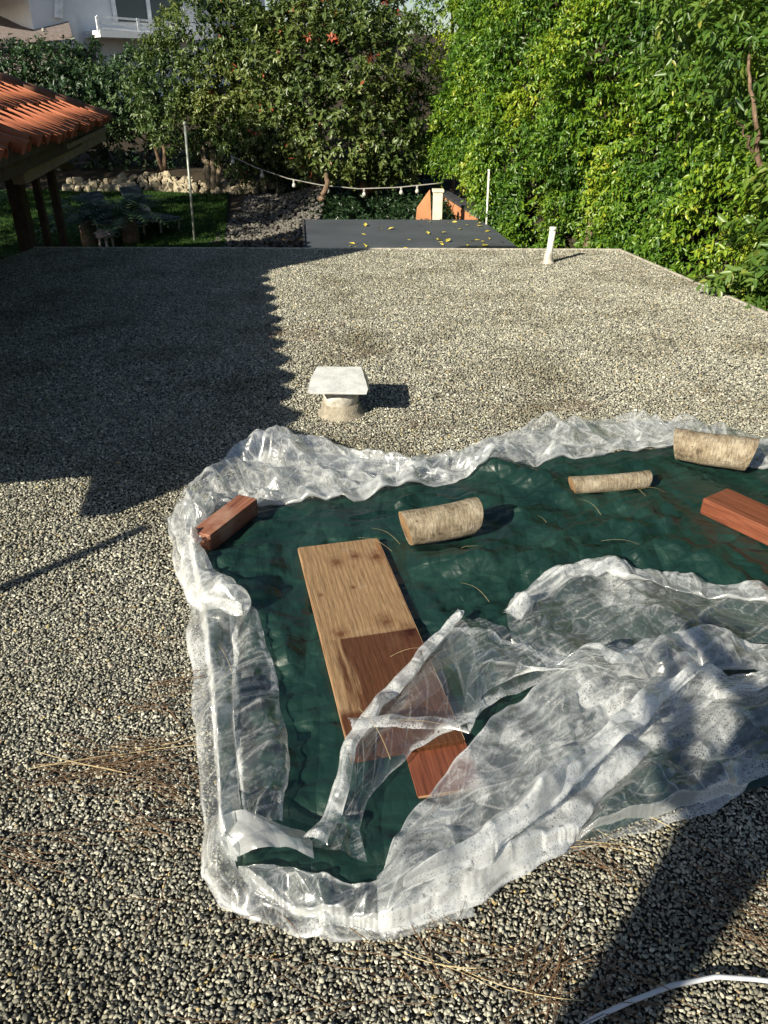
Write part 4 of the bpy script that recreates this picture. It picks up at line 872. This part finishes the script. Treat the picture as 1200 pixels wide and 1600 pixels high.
# plastic film, one thing, several folds of the same sheet
film = tag(empty('plastic_sheet', G(600, 1300)), 'crumpled clear plastic sheet wet with condensation bunched around the green tarpaulin', 'plastic sheet'); fo = np.array(film.location)
EJ1, EJ2 = Noise(901), Noise(902)
def fold(top, bot, nu, nv, su=1.08, sv=1.08, h=.03, two=False, frost=.5, matte=0.0, z0=.012, seed=0, iters=90, edge=.25, pinb=.25, pini=.01, rough_=.012, wl=5.0, aniso=(1, 1), str_=.55, taper=0.0, jit=.009, crum=.19):
    nu, nv = int(nu * 1.35), int(nv * 1.4) // 2 * 2
    A_ = resample([G(*p)[:2] for p in top], nu); B_ = resample([G(*p)[:2] for p in bot], nu)
    v = np.linspace(0, 1, nv)
    if two: w_ = np.where(v < .5, v * 2, 2 - 2 * v); lay = (v >= .5).astype(float)
    else: w_ = v; lay = np.zeros(nv)
    XY = A_[:, None] * (1 - w_)[None, :, None] + B_[:, None] * w_[None, :, None]
    if taper:
        uu = np.linspace(0, 1, nu); wd = np.clip(np.minimum(uu, 1 - uu) / taper, 0, 1) ** .6 * .94 + .06
        mid_ = XY.mean(1, keepdims=True) if not two else .5 * (A_ + B_)[:, None]; XY = mid_ + (XY - mid_) * wd[:, None, None]
    p3 = np.concatenate([XY, 0 * XY[..., :1]], -1)
    XY = XY + np.stack([EJ1(p3, 3.0) + .5 * EJ2(p3, 8.0), EJ2(p3, 3.0) + .5 * EJ1(p3, 8.0)], -1) * jit
    n1, n2, n3 = Noise(seed + 1), Noise(seed + 2), Noise(seed + 3)
    uv = np.stack(np.meshgrid(np.linspace(0, 1, nu), v, indexing='ij'), -1)
    Lu = np.linalg.norm(np.diff(A_, axis=0), axis=1).sum(); Lv = np.linalg.norm(A_ - B_, axis=1).mean()
    q = np.stack([uv[..., 0] * Lu * aniso[0], uv[..., 1] * Lv * aniso[1], lay[None] * 3.1 + 0 * uv[..., 0]], -1)
    fl = tarp_h(XY[..., 0], XY[..., 1]) * in_poly(XY[..., 0], XY[..., 1], TARP)
    arch = np.sin(np.pi * np.clip(w_, 0, 1)) ** .7
    lump = h * arch[None] * (.55 + .45 * n1(q, 2.2)) * (1 if not two else (.25 + .75 * lay[None]))
    lump = np.maximum(lump, 0) + z0 + lay[None] * .010
    rdg = lambda n_, f_: (1 - np.minimum(np.abs(n_(q * np.array((str_, 1, 1)), f_)) * 1.6, 1)) ** 1.5
    Z_ = fl + lump + rough_ * (1.9 * rdg(n2, wl * .42) + 1.0 * rdg(n3, wl * .8) + .5 * n1(q, wl)) * (.30 + .70 * arch[None])
    P_ = np.concatenate([XY, np.maximum(Z_, fl + z0)[..., None]], -1)
    s1 = 1 + .6 * (su - 1) * np.clip(1 + n2(q, 1.6), 0, 2); s2 = 1 + .6 * (sv - 1) * np.clip(1 + n3(q, 1.6), 0, 2)
    R_ = rests(P_, s1, s2); pin = np.full((nu, nv), pini); pin[:, 0] = pin[:, -1] = pinb; pin[0] = pin[-1] = pinb
    if two: pin[:, nv // 2 - 1:nv // 2 + 1] = pinb
    support = fl + z0 + .6 * (lump - z0)
    def floor(P__): return support
    P_ = relax(P_, R_, floor, pin, iters)
    for _ in range(3):
        av = .25 * (P_[:-2, 1:-1] + P_[2:, 1:-1] + P_[1:-1, :-2] + P_[1:-1, 2:]); P_[1:-1, 1:-1] += .5 * (av - P_[1:-1, 1:-1])
    P_[..., 2] = np.maximum(P_[..., 2] + crumple(q, seed + 11, crum, math.pi / 2 if str_ < 1 else 0.0) * (.45 + .55 * arch[None]), support - .5 * (lump - z0))
    cr = np.zeros((nu, nv)); cell = np.sqrt(np.linalg.norm(P_[2:, 1:-1] - P_[:-2, 1:-1], axis=-1) * np.linalg.norm(P_[1:-1, 2:] - P_[1:-1, :-2], axis=-1)) / 2 + 1e-6
    cr[1:-1, 1:-1] = np.linalg.norm(P_[2:, 1:-1] + P_[:-2, 1:-1] + P_[1:-1, 2:] + P_[1:-1, :-2] - 4 * P_[1:-1, 1:-1], axis=-1) / cell
    cr = np.clip((cr - .10) / .5, 0, 1)
    fr_ = np.full((nu, nv), frost) + .18 * n1(q, 1.1)
    if edge:
        e_ = np.minimum(np.minimum(uv[..., 1], 1 - uv[..., 1]) * Lv, .12); fr_ = fr_ + edge * np.exp(-(e_ / .022) ** 2)
    o = link('fold', mk_np(P_.reshape(-1, 3), grid_faces(nu, nv), True, {'frost': np.clip(fr_, 0, 1).ravel(), 'matte': np.full(nu * nv, matte), 'crease': cr.ravel()}), M['film'], film); o.location = -fo
    return o
# top band, from the left corner to beyond the log
fold([(268, 842), (272, 800), (300, 765), (350, 730), (400, 678), (450, 682), (495, 690), (560, 715), (640, 727), (700, 712), (800, 685), (870, 672), (940, 662), (1010, 668), (1070, 664), (1200, 690), (1330, 705)],
     [(330, 862), (325, 830), (345, 803), (385, 798), (430, 800), (480, 798), (545, 795), (620, 782), (700, 764), (760, 750), (800, 740), (860, 732), (930, 724), (1000, 716), (1060, 712), (1200, 752), (1330, 775)],
     340, 76, 1.16, 1.16, .055, True, .38, seed=400, iters=100, rough_=.018, crum=.30, wl=6.5, str_=.4)
fold([(400, 678), (450, 684), (495, 692), (560, 718), (640, 730), (700, 716)], [(350, 775), (410, 790), (480, 792), (560, 782), (640, 772), (700, 758)], 150, 60, 1.2, 1.16, .08, False, .50, seed=420, z0=.03, iters=90, rough_=.022, crum=.30, wl=6.5, str_=.4, taper=.12)
fold([(700, 714), (800, 688), (870, 674), (940, 664), (1010, 672), (1070, 668)], [(700, 745), (800, 722), (870, 712), (930, 705), (1000, 705), (1060, 702)], 160, 36, 1.16, 1.12, .08, False, .44, seed=430, z0=.03, iters=90, rough_=.026, wl=6.5, str_=.4, taper=.15)
# left band
fold([(262, 812), (266, 860), (277, 905), (302, 955), (298, 1010), (304, 1100), (312, 1200), (318, 1300), (320, 1385)],
     [(345, 800), (318, 850), (322, 890), (345, 930), (375, 962), (372, 1050), (375, 1150), (378, 1240), (385, 1310)],
     240, 46, 1.08, 1.16, .045, True, .34, seed=440, iters=100, rough_=.012, wl=5)
fold([(277, 900), (290, 930), (302, 955), (330, 975), (350, 985)], [(318, 868), (332, 895), (352, 930), (380, 965), (412, 990)], 70, 40, 1.12, 1.12, .07, True, .55, seed=450, z0=.03, iters=80, rough_=.02, wl=6, taper=.1)
fold([(360, 975), (365, 1060), (372, 1160), (378, 1240), (388, 1310)], [(408, 985), (432, 1070), (450, 1160), (449, 1240), (440, 1305)], 150, 34, 1.03, 1.05, .05, False, .16, seed=460, z0=.02, iters=70, edge=.65, rough_=.007, wl=3, crum=.09)
fold([(262, 815), (270, 850), (285, 880), (300, 900)], [(345, 792), (330, 826), (322, 850), (330, 880)], 70, 40, 1.16, 1.16, .10, False, .5, seed=465, z0=.05, iters=70, rough_=.024, wl=6, taper=.15)
# bottom band
fold([(318, 1375), (345, 1418), (395, 1445), (460, 1466), (540, 1476), (600, 1478), (650, 1468), (740, 1440)],
     [(350, 1312), (368, 1365), (430, 1372), (490, 1376), (530, 1388), (590, 1390), (640, 1360), (700, 1300)],
     240, 60, 1.2, 1.14, .04, True, .28, seed=470, iters=100, rough_=.024, wl=7, str_=1.5)
fold([(348, 1312), (352, 1330), (362, 1362), (372, 1368)], [(445, 1322), (475, 1330), (488, 1350), (492, 1372)][::1], 40, 70, 1.02, 1.02, .05, False, .0, 1.0, z0=.05, seed=480, iters=40, edge=.0, rough_=.006, wl=2, crum=.04)
# band that climbs from the bottom to the tip beside the plywood, and the clear flap over the board
fold([(480, 1345), (500, 1310), (528, 1255), (548, 1190), (590, 1130), (640, 1070), (688, 1015), (712, 985)],
     [(570, 1370), (560, 1320), (590, 1260), (640, 1200), (740, 1150), (800, 1110), (850, 1078), (880, 1050)],
     220, 90, 1.03, 1.03, .075, False, .10, seed=490, z0=.03, iters=70, edge=.75, rough_=.010, wl=2.6, crum=.10)
fold([(476, 1350), (498, 1312), (524, 1258), (546, 1190), (586, 1130), (636, 1070), (684, 1018), (712, 984)], [(512, 1362), (524, 1322), (545, 1275), (566, 1205), (602, 1145), (652, 1084), (696, 1030), (722, 990)], 200, 24, 1.05, 1.16, .018, True, .50, seed=500, z0=.055, iters=60, rough_=.010, crum=.12)
fold([(690, 1015), (740, 1015), (800, 1030), (860, 1055), (930, 1060), (1010, 1050)], [(735, 1180), (760, 1120), (800, 1085), (850, 1080), (900, 1075), (960, 1080)], 140, 60, 1.05, 1.06, .08, False, .34, seed=510, z0=.05, iters=70, edge=.6, rough_=.022, wl=4.5, crum=.2)
fold([(548, 1172), (610, 1168), (670, 1172), (735, 1182)], [(556, 1192), (615, 1186), (672, 1190), (730, 1200)], 90, 16, 1.05, 1.1, .012, False, .5, seed=515, z0=.085, iters=40, rough_=.006, crum=.12)
# main diagonal roll
fold([(595, 1472), (650, 1462), (750, 1425), (872, 1345), (960, 1245), (1040, 1165), (1108, 1108), (1200, 1104), (1330, 1112)],
     [(585, 1400), (604, 1345), (650, 1278), (735, 1188), (795, 1128), (852, 1078), (890, 1060), (1000, 1080), (1330, 1088)],
     320, 110, 1.08, 1.16, .085, True, .58, seed=520, z0=.02, iters=100, rough_=.020, wl=5, aniso=(.5, 1.6), str_=.45, crum=.26)
fold([(620, 1470), (760, 1400), (880, 1290), (960, 1215), (1040, 1140), (1090, 1108)], [(640, 1440), (740, 1370), (850, 1268), (930, 1190), (1000, 1120), (1050, 1098)], 240, 26, 1.05, 1.2, .035, True, .62, seed=530, z0=.10, iters=80, rough_=.018, aniso=(.4, 1.6), taper=.2)
# clear sheet lying down to the right of the roll
fold([(820, 1375), (880, 1330), (960, 1240), (1040, 1160), (1108, 1105), (1200, 1100), (1330, 1106)], [(850, 1345), (905, 1335), (1000, 1306), (1110, 1276), (1200, 1234), (1270, 1210), (1340, 1185)], 200, 90, 1.05, 1.06, .035, False, .38, seed=540, z0=.02, iters=80, edge=.35, rough_=.012, wl=3, crum=.12)
# loop with the puddle
fold([(786, 978), (810, 950), (852, 922), (945, 900), (1040, 912), (1130, 936), (1200, 946), (1340, 955)], [(800, 1022), (850, 1050), (900, 1058), (955, 1050), (1010, 1035), (1100, 1025), (1200, 1040), (1340, 1060)], 220, 90, 1.025, 1.03, .020, False, .38, seed=550, z0=.016, iters=60, edge=.3, rough_=.006, wl=2.6, crum=.07)
fold([(784, 985), (806, 948), (848, 918), (942, 896), (1042, 908), (1132, 931), (1200, 941), (1340, 950)], [(812, 995), (835, 968), (868, 942), (945, 920), (1036, 930), (1122, 952), (1195, 966), (1340, 980)], 220, 22, 1.06, 1.14, .022, True, .46, seed=560, z0=.018, iters=60, rough_=.009)
fold([(880, 1062), (950, 1048), (1000, 1020), (1070, 1015), (1140, 1016), (1200, 1035), (1340, 1015)], [(960, 1090), (1000, 1088), (1060, 1082), (1110, 1078), (1160, 1078), (1230, 1068), (1340, 1055)], 180, 40, 1.08, 1.12, .07, True, .5, seed=570, z0=.03, iters=80, rough_=.022, wl=5)

# ------------------------------------------------------------------ plywood board
def yaw_of(a, b): d = b - a; return math.atan2(d[1], d[0])
zt_ = .058
q0, q1, q3, q2 = [G(*p, zt_) for p in ((463, 853), (593, 843), (546, 1192), (728, 1150))]
far_mid = .5 * (q0 + q1); near_mid = .5 * (q3 + q2); ax = nrm((far_mid - near_mid)[None])[0]; LB = np.linalg.norm(far_mid - near_mid); WB = np.linalg.norm(q1 - q0) * .96
th = math.atan2(ax[1], ax[0]) - math.pi / 2
board = tag(empty('plywood_board', (*far_mid[:2], zt_ - .018), th), 'weathered plywood board on the tarpaulin, pale at one end and wet at the other', 'board')
bb = MB().box((0, -LB / 2, .009), (WB, LB, .0175)); fb = bb.build('panel', M['plywood'], board, bevel=.0015)
for sx_ in (-1, 1): MB().box((sx_ * (WB / 2 + .0015), -LB / 2, .0085), (.0025, LB - .004, .0155)).build('edge_ply', M['board_edge'], board)
MB().box((0, .0015, .0085), (WB - .004, .0025, .0155)).build('edge_ply', M['board_edge'], board)
ra, rb = G(668, 1130, .040), G(704, 1236, .040); L2 = np.linalg.norm(rb - ra); th2 = math.atan2((ra - rb)[1], (ra - rb)[0]) - math.pi / 2
rbd = tag(empty('red_board', (*ra[:2], .028), th2), 'wet reddish brown board poking out from under the plywood below the plastic', 'board')
MB().box((0, -L2 / 2, .006), (.175, L2, .012)).build('panel', M['wet_timber'], rbd, bevel=.0015)
MB().box((0, -L2 - .0015, .006), (.17, .0025, .010)).build('edge_ply', M['board_edge'], rbd)
# ------------------------------------------------------------------ timbers
def timber(name, p_near, p_far, w_, h_, mat, lab, z=.03, tilt=0.0):
    a_, b_ = np.array(p_near), np.array(p_far); L_ = np.linalg.norm((b_ - a_)[:2]); y_ = math.atan2(b_[1] - a_[1], b_[0] - a_[0]) - math.pi / 2
    t = tag(empty(name, (a_[0], a_[1], z), y_), lab, 'timber'); t.rotation_euler = (tilt, 0, y_)
    MB().box((0, L_ / 2, h_ / 2), (w_, L_, h_)).build('beam', M[mat], t, bevel=.004)
    MB().box((0, -.0015, h_ / 2), (w_ - .009, .003, h_ - .009)).build('cut_end', M['end_grain'] if mat == 'x' else M[mat], t)
    return t
timber('timber_block', (-.712, 2.545), (-.572, 2.845), .092, .078, 'timber', 'short reddish timber block with plastic over one end at the tarpaulin corner', .036)
timber('timber_beam', (1.41, 2.88), (1.80, 2.30), .165, .075, 'wet_timber', 'long orange red timber beam lying on the right side of the tarpaulin', .036)
# ------------------------------------------------------------------ logs
def log(p0, p1, r0, r1, lab, seed, z=.03, bend=.01):
    a_, b_ = np.array(p0, float), np.array(p1, float); L_ = np.linalg.norm((b_ - a_)[:2]); y_ = math.atan2(b_[1] - a_[1], b_[0] - a_[0]) - math.pi / 2
    t = tag(empty('log', (a_[0], a_[1], z), y_), lab, 'log', 'cut logs weighing down the tarpaulin'); q_ = Noise(seed); n = 40; ms = 26; V = []; F = []
    for i in range(ms):
        u = i / (ms - 1); r_ = r0 + (r1 - r0) * u
        for k in range(n):
            a = 2 * math.pi * k / n; p = np.array((math.cos(a), u * L_ * 8, math.sin(a)))
            rr = r_ * (1 + .075 * q_(p, .16) + .03 * q_(p, .5)); 
            if i in (0, ms - 1): rr *= .985
            slant = .22 * r_ * math.sin(a) * (1 if i > ms / 2 else -1) * (1 if i in (0, ms - 1) else 0)
            V.append((rr * math.cos(a) + bend * math.sin(u * 3.1), u * L_ + slant, r_ + rr * math.sin(a) * .97 ))
    F = [(i * n + k, (i + 1) * n + k, (i + 1) * n + (k + 1) % n, i * n + (k + 1) % n) for i in range(ms - 1) for k in range(n)]
    link('bark', mk(V, F, True), M['pale_bark'], t)
    for e_ in (0, ms - 1):
        ring = [V[e_ * n + k] for k in range(n)]; c_ = tuple(np.mean(ring, 0)); vv = [(v_[0] - c_[0], v_[1] - c_[1], v_[2] - c_[2]) for v_ in ring] + [(0, 0, 0)]
        ff = [((k + 1) % n, k, n) if e_ else (k, (k + 1) % n, n) for k in range(n)]
        link('cut_end', mk(vv, ff), M['end_grain'], t, c_)
    return t
log((.085, 2.590), (.362, 2.680), .074, .080, 'thick pale log with a dark cut end beside the plywood board', 601, .034)
log((.832, 3.02), (1.185, 3.085), .042, .040, 'thin pale log lying between the two thick logs', 602, .034, .008)
log((1.395, 3.36), (1.700, 3.225), .078, .088, 'thickest pale log lying on the plastic at the tarpaulin edge', 603, .045)

# ------------------------------------------------------------------ litter
def needles(name, spots, mat, lab, cat):
    V, F = [], []; off = 0
    for (px_, py_, ang_, n, spread_, ln) in spots:
        c_ = G(px_, py_)
        for k in range(int(n * .42 + .9)):
            a = ang_ + rng.normal(0, .35); l_ = ln * rng.uniform(.5, 1.2); p = c_[:2] + rng.normal(0, spread_, 2); cv = rng.normal(0, .25); zz = rng.uniform(.010, .026)
            m_ = 7; u = np.linspace(-.5, .5, m_); d_ = np.array((math.cos(a), math.sin(a))); nn = np.array((-d_[1], d_[0]))
            C = p + d_ * (u * l_)[:, None] + nn * (cv * l_ * (u ** 2))[:, None]; w_ = .0008 * rng.uniform(.7, 1.5); 
            Zc = zz + .006 * np.sin(u * 3 + k) + .004
            for s_ in (-1, 1): V.append(np.concatenate([C + nn * s_ * w_, (Zc)[:, None]], 1))
            V.append(np.concatenate([C, (Zc + w_)[:, None]], 1))
            b0 = off; A_, B_, T_ = b0 + np.arange(m_), b0 + m_ + np.arange(m_), b0 + 2 * m_ + np.arange(m_)
            for (p_, q_) in ((A_, T_), (T_, B_)): F.append(np.stack([p_[:-1], p_[1:], q_[1:], q_[:-1]], -1))
            off += 3 * m_
    o = link(name, mk_np(np.concatenate(V), np.concatenate(F)), M[mat]); tag(o, lab, cat, kind='stuff')
sp_ = [(150, 1205, .25, 60, .05, .22), (230, 1190, .2, 40, .04, .2), (265, 1240, -.6, 30, .05, .16), (250, 1290, -.3, 26, .03, .18), (250, 1110, .15, 20, .04, .2), (280, 1075, .1, 24, .04, .18), (60, 1350, -.3, 18, .06, .2), (30, 1340, -.5, 12, .04, .2),
       (930, 1345, -.5, 40, .05, .2), (880, 1540, .6, 40, .06, .22), (860, 1520, 1.3, 24, .04, .2), (760, 1545, .1, 14, .05, .25), (640, 1510, -.25, 10, .03, .3), (1010, 1590, -.3, 40, .08, .2), (1170, 1450, -.5, 60, .07, .22), (1190, 1390, -.6, 30, .06, .22), (360, 1590, .4, 10, .08, .2), (700, 1460, -.8, 10, .03, .15),
       (480, 525, .1, 60, .10, .25), (560, 555, .2, 30, .1, .25), (890, 635, -.1, 40, .06, .2), (740, 635, .2, 26, .14, .2), (990, 425, 0, 40, .14, .3), (640, 660, .1, 18, .08, .2), (170, 478, 0, 60, .16, .35), (780, 620, .1, 20, .2, .2)]
for k in range(70): sp_.append((rng.uniform(0, 1200), rng.uniform(420, 700), rng.normal(0, .5), 5, .12, .16))
for k in range(16): sp_.append((rng.uniform(0, 300), rng.uniform(900, 1600), rng.normal(0, .5), 3, .08, .16))
for k in range(8): sp_.append((rng.uniform(350, 1200), rng.uniform(1500, 1600), rng.normal(0, .6), 3, .08, .16))
needles('pine_needles', sp_, 'needle', 'dry brown pine needles strewn over the gravel', 'pine needles')
needles('dry_straw', [(120, 1210, .15, 5, .015, .42), (260, 1178, .12, 4, .01, .3), (690, 1530, -.2, 3, .012, .36), (780, 1555, .1, 2, .01, .3), (950, 1330, -.4, 6, .03, .2), (1030, 1310, -.9, 3, .02, .2), (640, 1160, .05, 0, .02, .2)], 'straw', 'long pale dry straws lying on the gravel', 'straw')
# stray needles on tarp and board
V, F = [], []; off = 0
for (x0_, y0_, x1_, y1_, z_) in ((580, 820, 625, 845, .08), (560, 835, 612, 856, .07), (700, 860, 760, 850, .06), (960, 745, 1010, 770, .07), (905, 775, 940, 800, .06), (840, 800, 860, 830, .06), (720, 905, 765, 935, .08), (610, 1020, 680, 1010, .075), (600, 1120, 735, 1140, .13), (560, 1100, 610, 1180, .13), (340, 1000, 370, 1080, .07), (1000, 760, 1040, 765, .06), (940, 840, 1010, 850, .07)):
    a_, b_ = G(x0_, y0_, z_), G(x1_, y1_, z_); d_ = nrm((b_ - a_)[None])[0]; nn = np.array((-d_[1], d_[0], 0)) * .0006; u = np.linspace(0, 1, 7)[:, None]
    C = a_ + (b_ - a_) * u + nn * 12 * np.sin(u * 3.14) - np.array((0, 0, .015)) * (1 - np.sin(u * 3.14)); b0 = off
    V += [C - nn, C + nn]; F.append(np.stack([b0 + np.arange(6), b0 + np.arange(1, 7), b0 + 7 + np.arange(1, 7), b0 + 7 + np.arange(6)], -1)); off += 14
tag(link('stray_needles', mk_np(np.concatenate(V), np.concatenate(F)), M['straw']), 'single dry needles fallen on the tarpaulin and board', 'pine needles', kind='stuff')
n_ = 0; V, F = [], []; off = 0
for (px_, py_, sx_, sy_, n) in ((470, 524, .30, .10, 150), (555, 557, .22, .06, 70), (890, 634, .12, .05, 90), (760, 630, .35, .10, 110), (990, 425, .30, .10, 90), (640, 660, .2, .05, 60), (175, 478, .40, .14, 260), (400, 480, .1, .3, 60), (780, 560, .9, .5, 130), (560, 470, .8, .6, 120), (150, 1210, .14, .04, 130), (270, 1250, .06, .10, 90), (920, 1345, .10, .05, 60), (870, 1540, .08, .06, 90), (700, 1490, .4, .1, 60)):
    c_ = G(px_, py_); p = c_[:2] + rng.normal(0, 1, (n, 2)) * (sx_, sy_); a = rng.uniform(0, 6.28, n); L_ = rng.uniform(.003, .009, n); W_ = L_ * rng.uniform(.25, .6, n); d_ = np.stack([np.cos(a), np.sin(a)], -1); e_ = np.stack([-np.sin(a), np.cos(a)], -1); zz = rng.uniform(.008, .016, n)
    for (u_, v_, dz) in ((-1, 0, 0), (0, 1, .003), (1, 0, .001), (0, -1, .002)): V.append(np.concatenate([p + d_ * (u_ * L_)[:, None] + e_ * (v_ * W_)[:, None], (zz + dz)[:, None]], 1))
    F.append(np.stack([off + k * n + np.arange(n) for k in range(4)], -1)); off += 4 * n
V = np.concatenate(V); k_ = None
tag(link('leaf_litter', mk_np(V, np.concatenate(F)), M['litter']), 'dark crumbled leaf litter gathered in patches on the gravel', 'leaf litter', kind='stuff')
# white cord at the lower right
cd = MB(); pts = [G(895, 1612, .016), G(930, 1590, .02), (G(985, 1565, .026)), G(1050, 1540, .02), G(1120, 1526, .022), G(1180, 1530, .02), G(1260, 1540, .018)]
fine = resample(pts, 60); tag(cd.tube(fine, .0052, 10).build('cord', M['cable'], None, True), 'pale smooth cord lying across the gravel near the pine needles', 'cord')

# ------------------------------------------------------------------ the photographer, set back on an added step so only the shadow shows
stp = tag(MB().box((-1.6, -1.60, .29), (3.6, 1.7, .62)).build('added_step', M['stucco_white'], bevel=.01), kind='structure')  # slab added to raise the person so the shadow lands in view
def person(loc, rz):
    t = tag(empty('person', loc, rz), 'person in dark clothes standing with raised arms holding a phone', 'person')
    J = [((0, 0, .92), .15), ((0, 0, 1.12), .135), ((0, .02, 1.36), .165), ((0, .03, 1.50), .06), ((0, .05, 1.58), .08), ((0, .06, 1.69), .095),
         ((-.10, 0, .86), .095), ((-.12, .03, .48), .062), ((-.13, 0, .10), .045), ((-.14, .14, .05), .04), ((.10, 0, .86), .095), ((.12, .03, .48), .062), ((.13, 0, .10), .045), ((.14, .14, .05), .04),
         ((-.20, .02, 1.40), .065), ((-.27, .10, 1.13), .048), ((-.12, .34, 1.32), .036), ((-.06, .42, 1.38), .034), ((.20, .02, 1.40), .065), ((.27, .10, 1.13), .048), ((.12, .34, 1.32), .036), ((.06, .42, 1.38), .034)]
    E_ = [(0, 1), (1, 2), (2, 3), (3, 4), (4, 5), (0, 6), (6, 7), (7, 8), (8, 9), (0, 10), (10, 11), (11, 12), (12, 13), (2, 14), (14, 15), (15, 16), (16, 17), (2, 18), (18, 19), (19, 20), (20, 21)]
    me = bpy.data.meshes.new('body'); me.from_pydata([j[0] for j in J], E_, []); me.update(); o = link('body', me, M['clothes'], t)
    sk = o.modifiers.new('skin', 'SKIN'); sk.use_smooth_shade = True
    if not me.skin_vertices: 
        bm = bmesh.new(); bm.from_mesh(me); bm.verts.layers.skin.verify(); bm.to_mesh(me); bm.free()
    for i, j in enumerate(J): me.skin_vertices[0].data[i].radius = (j[1], j[1])
    me.skin_vertices[0].data[0].use_root = True
    o.modifiers.new('smooth', 'SUBSURF').render_levels = 1
    MB().box((0, .45, 1.42), (.15, .012, .075)).build('phone', M['phone'], t, bevel=.004)
person((-1.16, -.90, .60), math.radians(47))
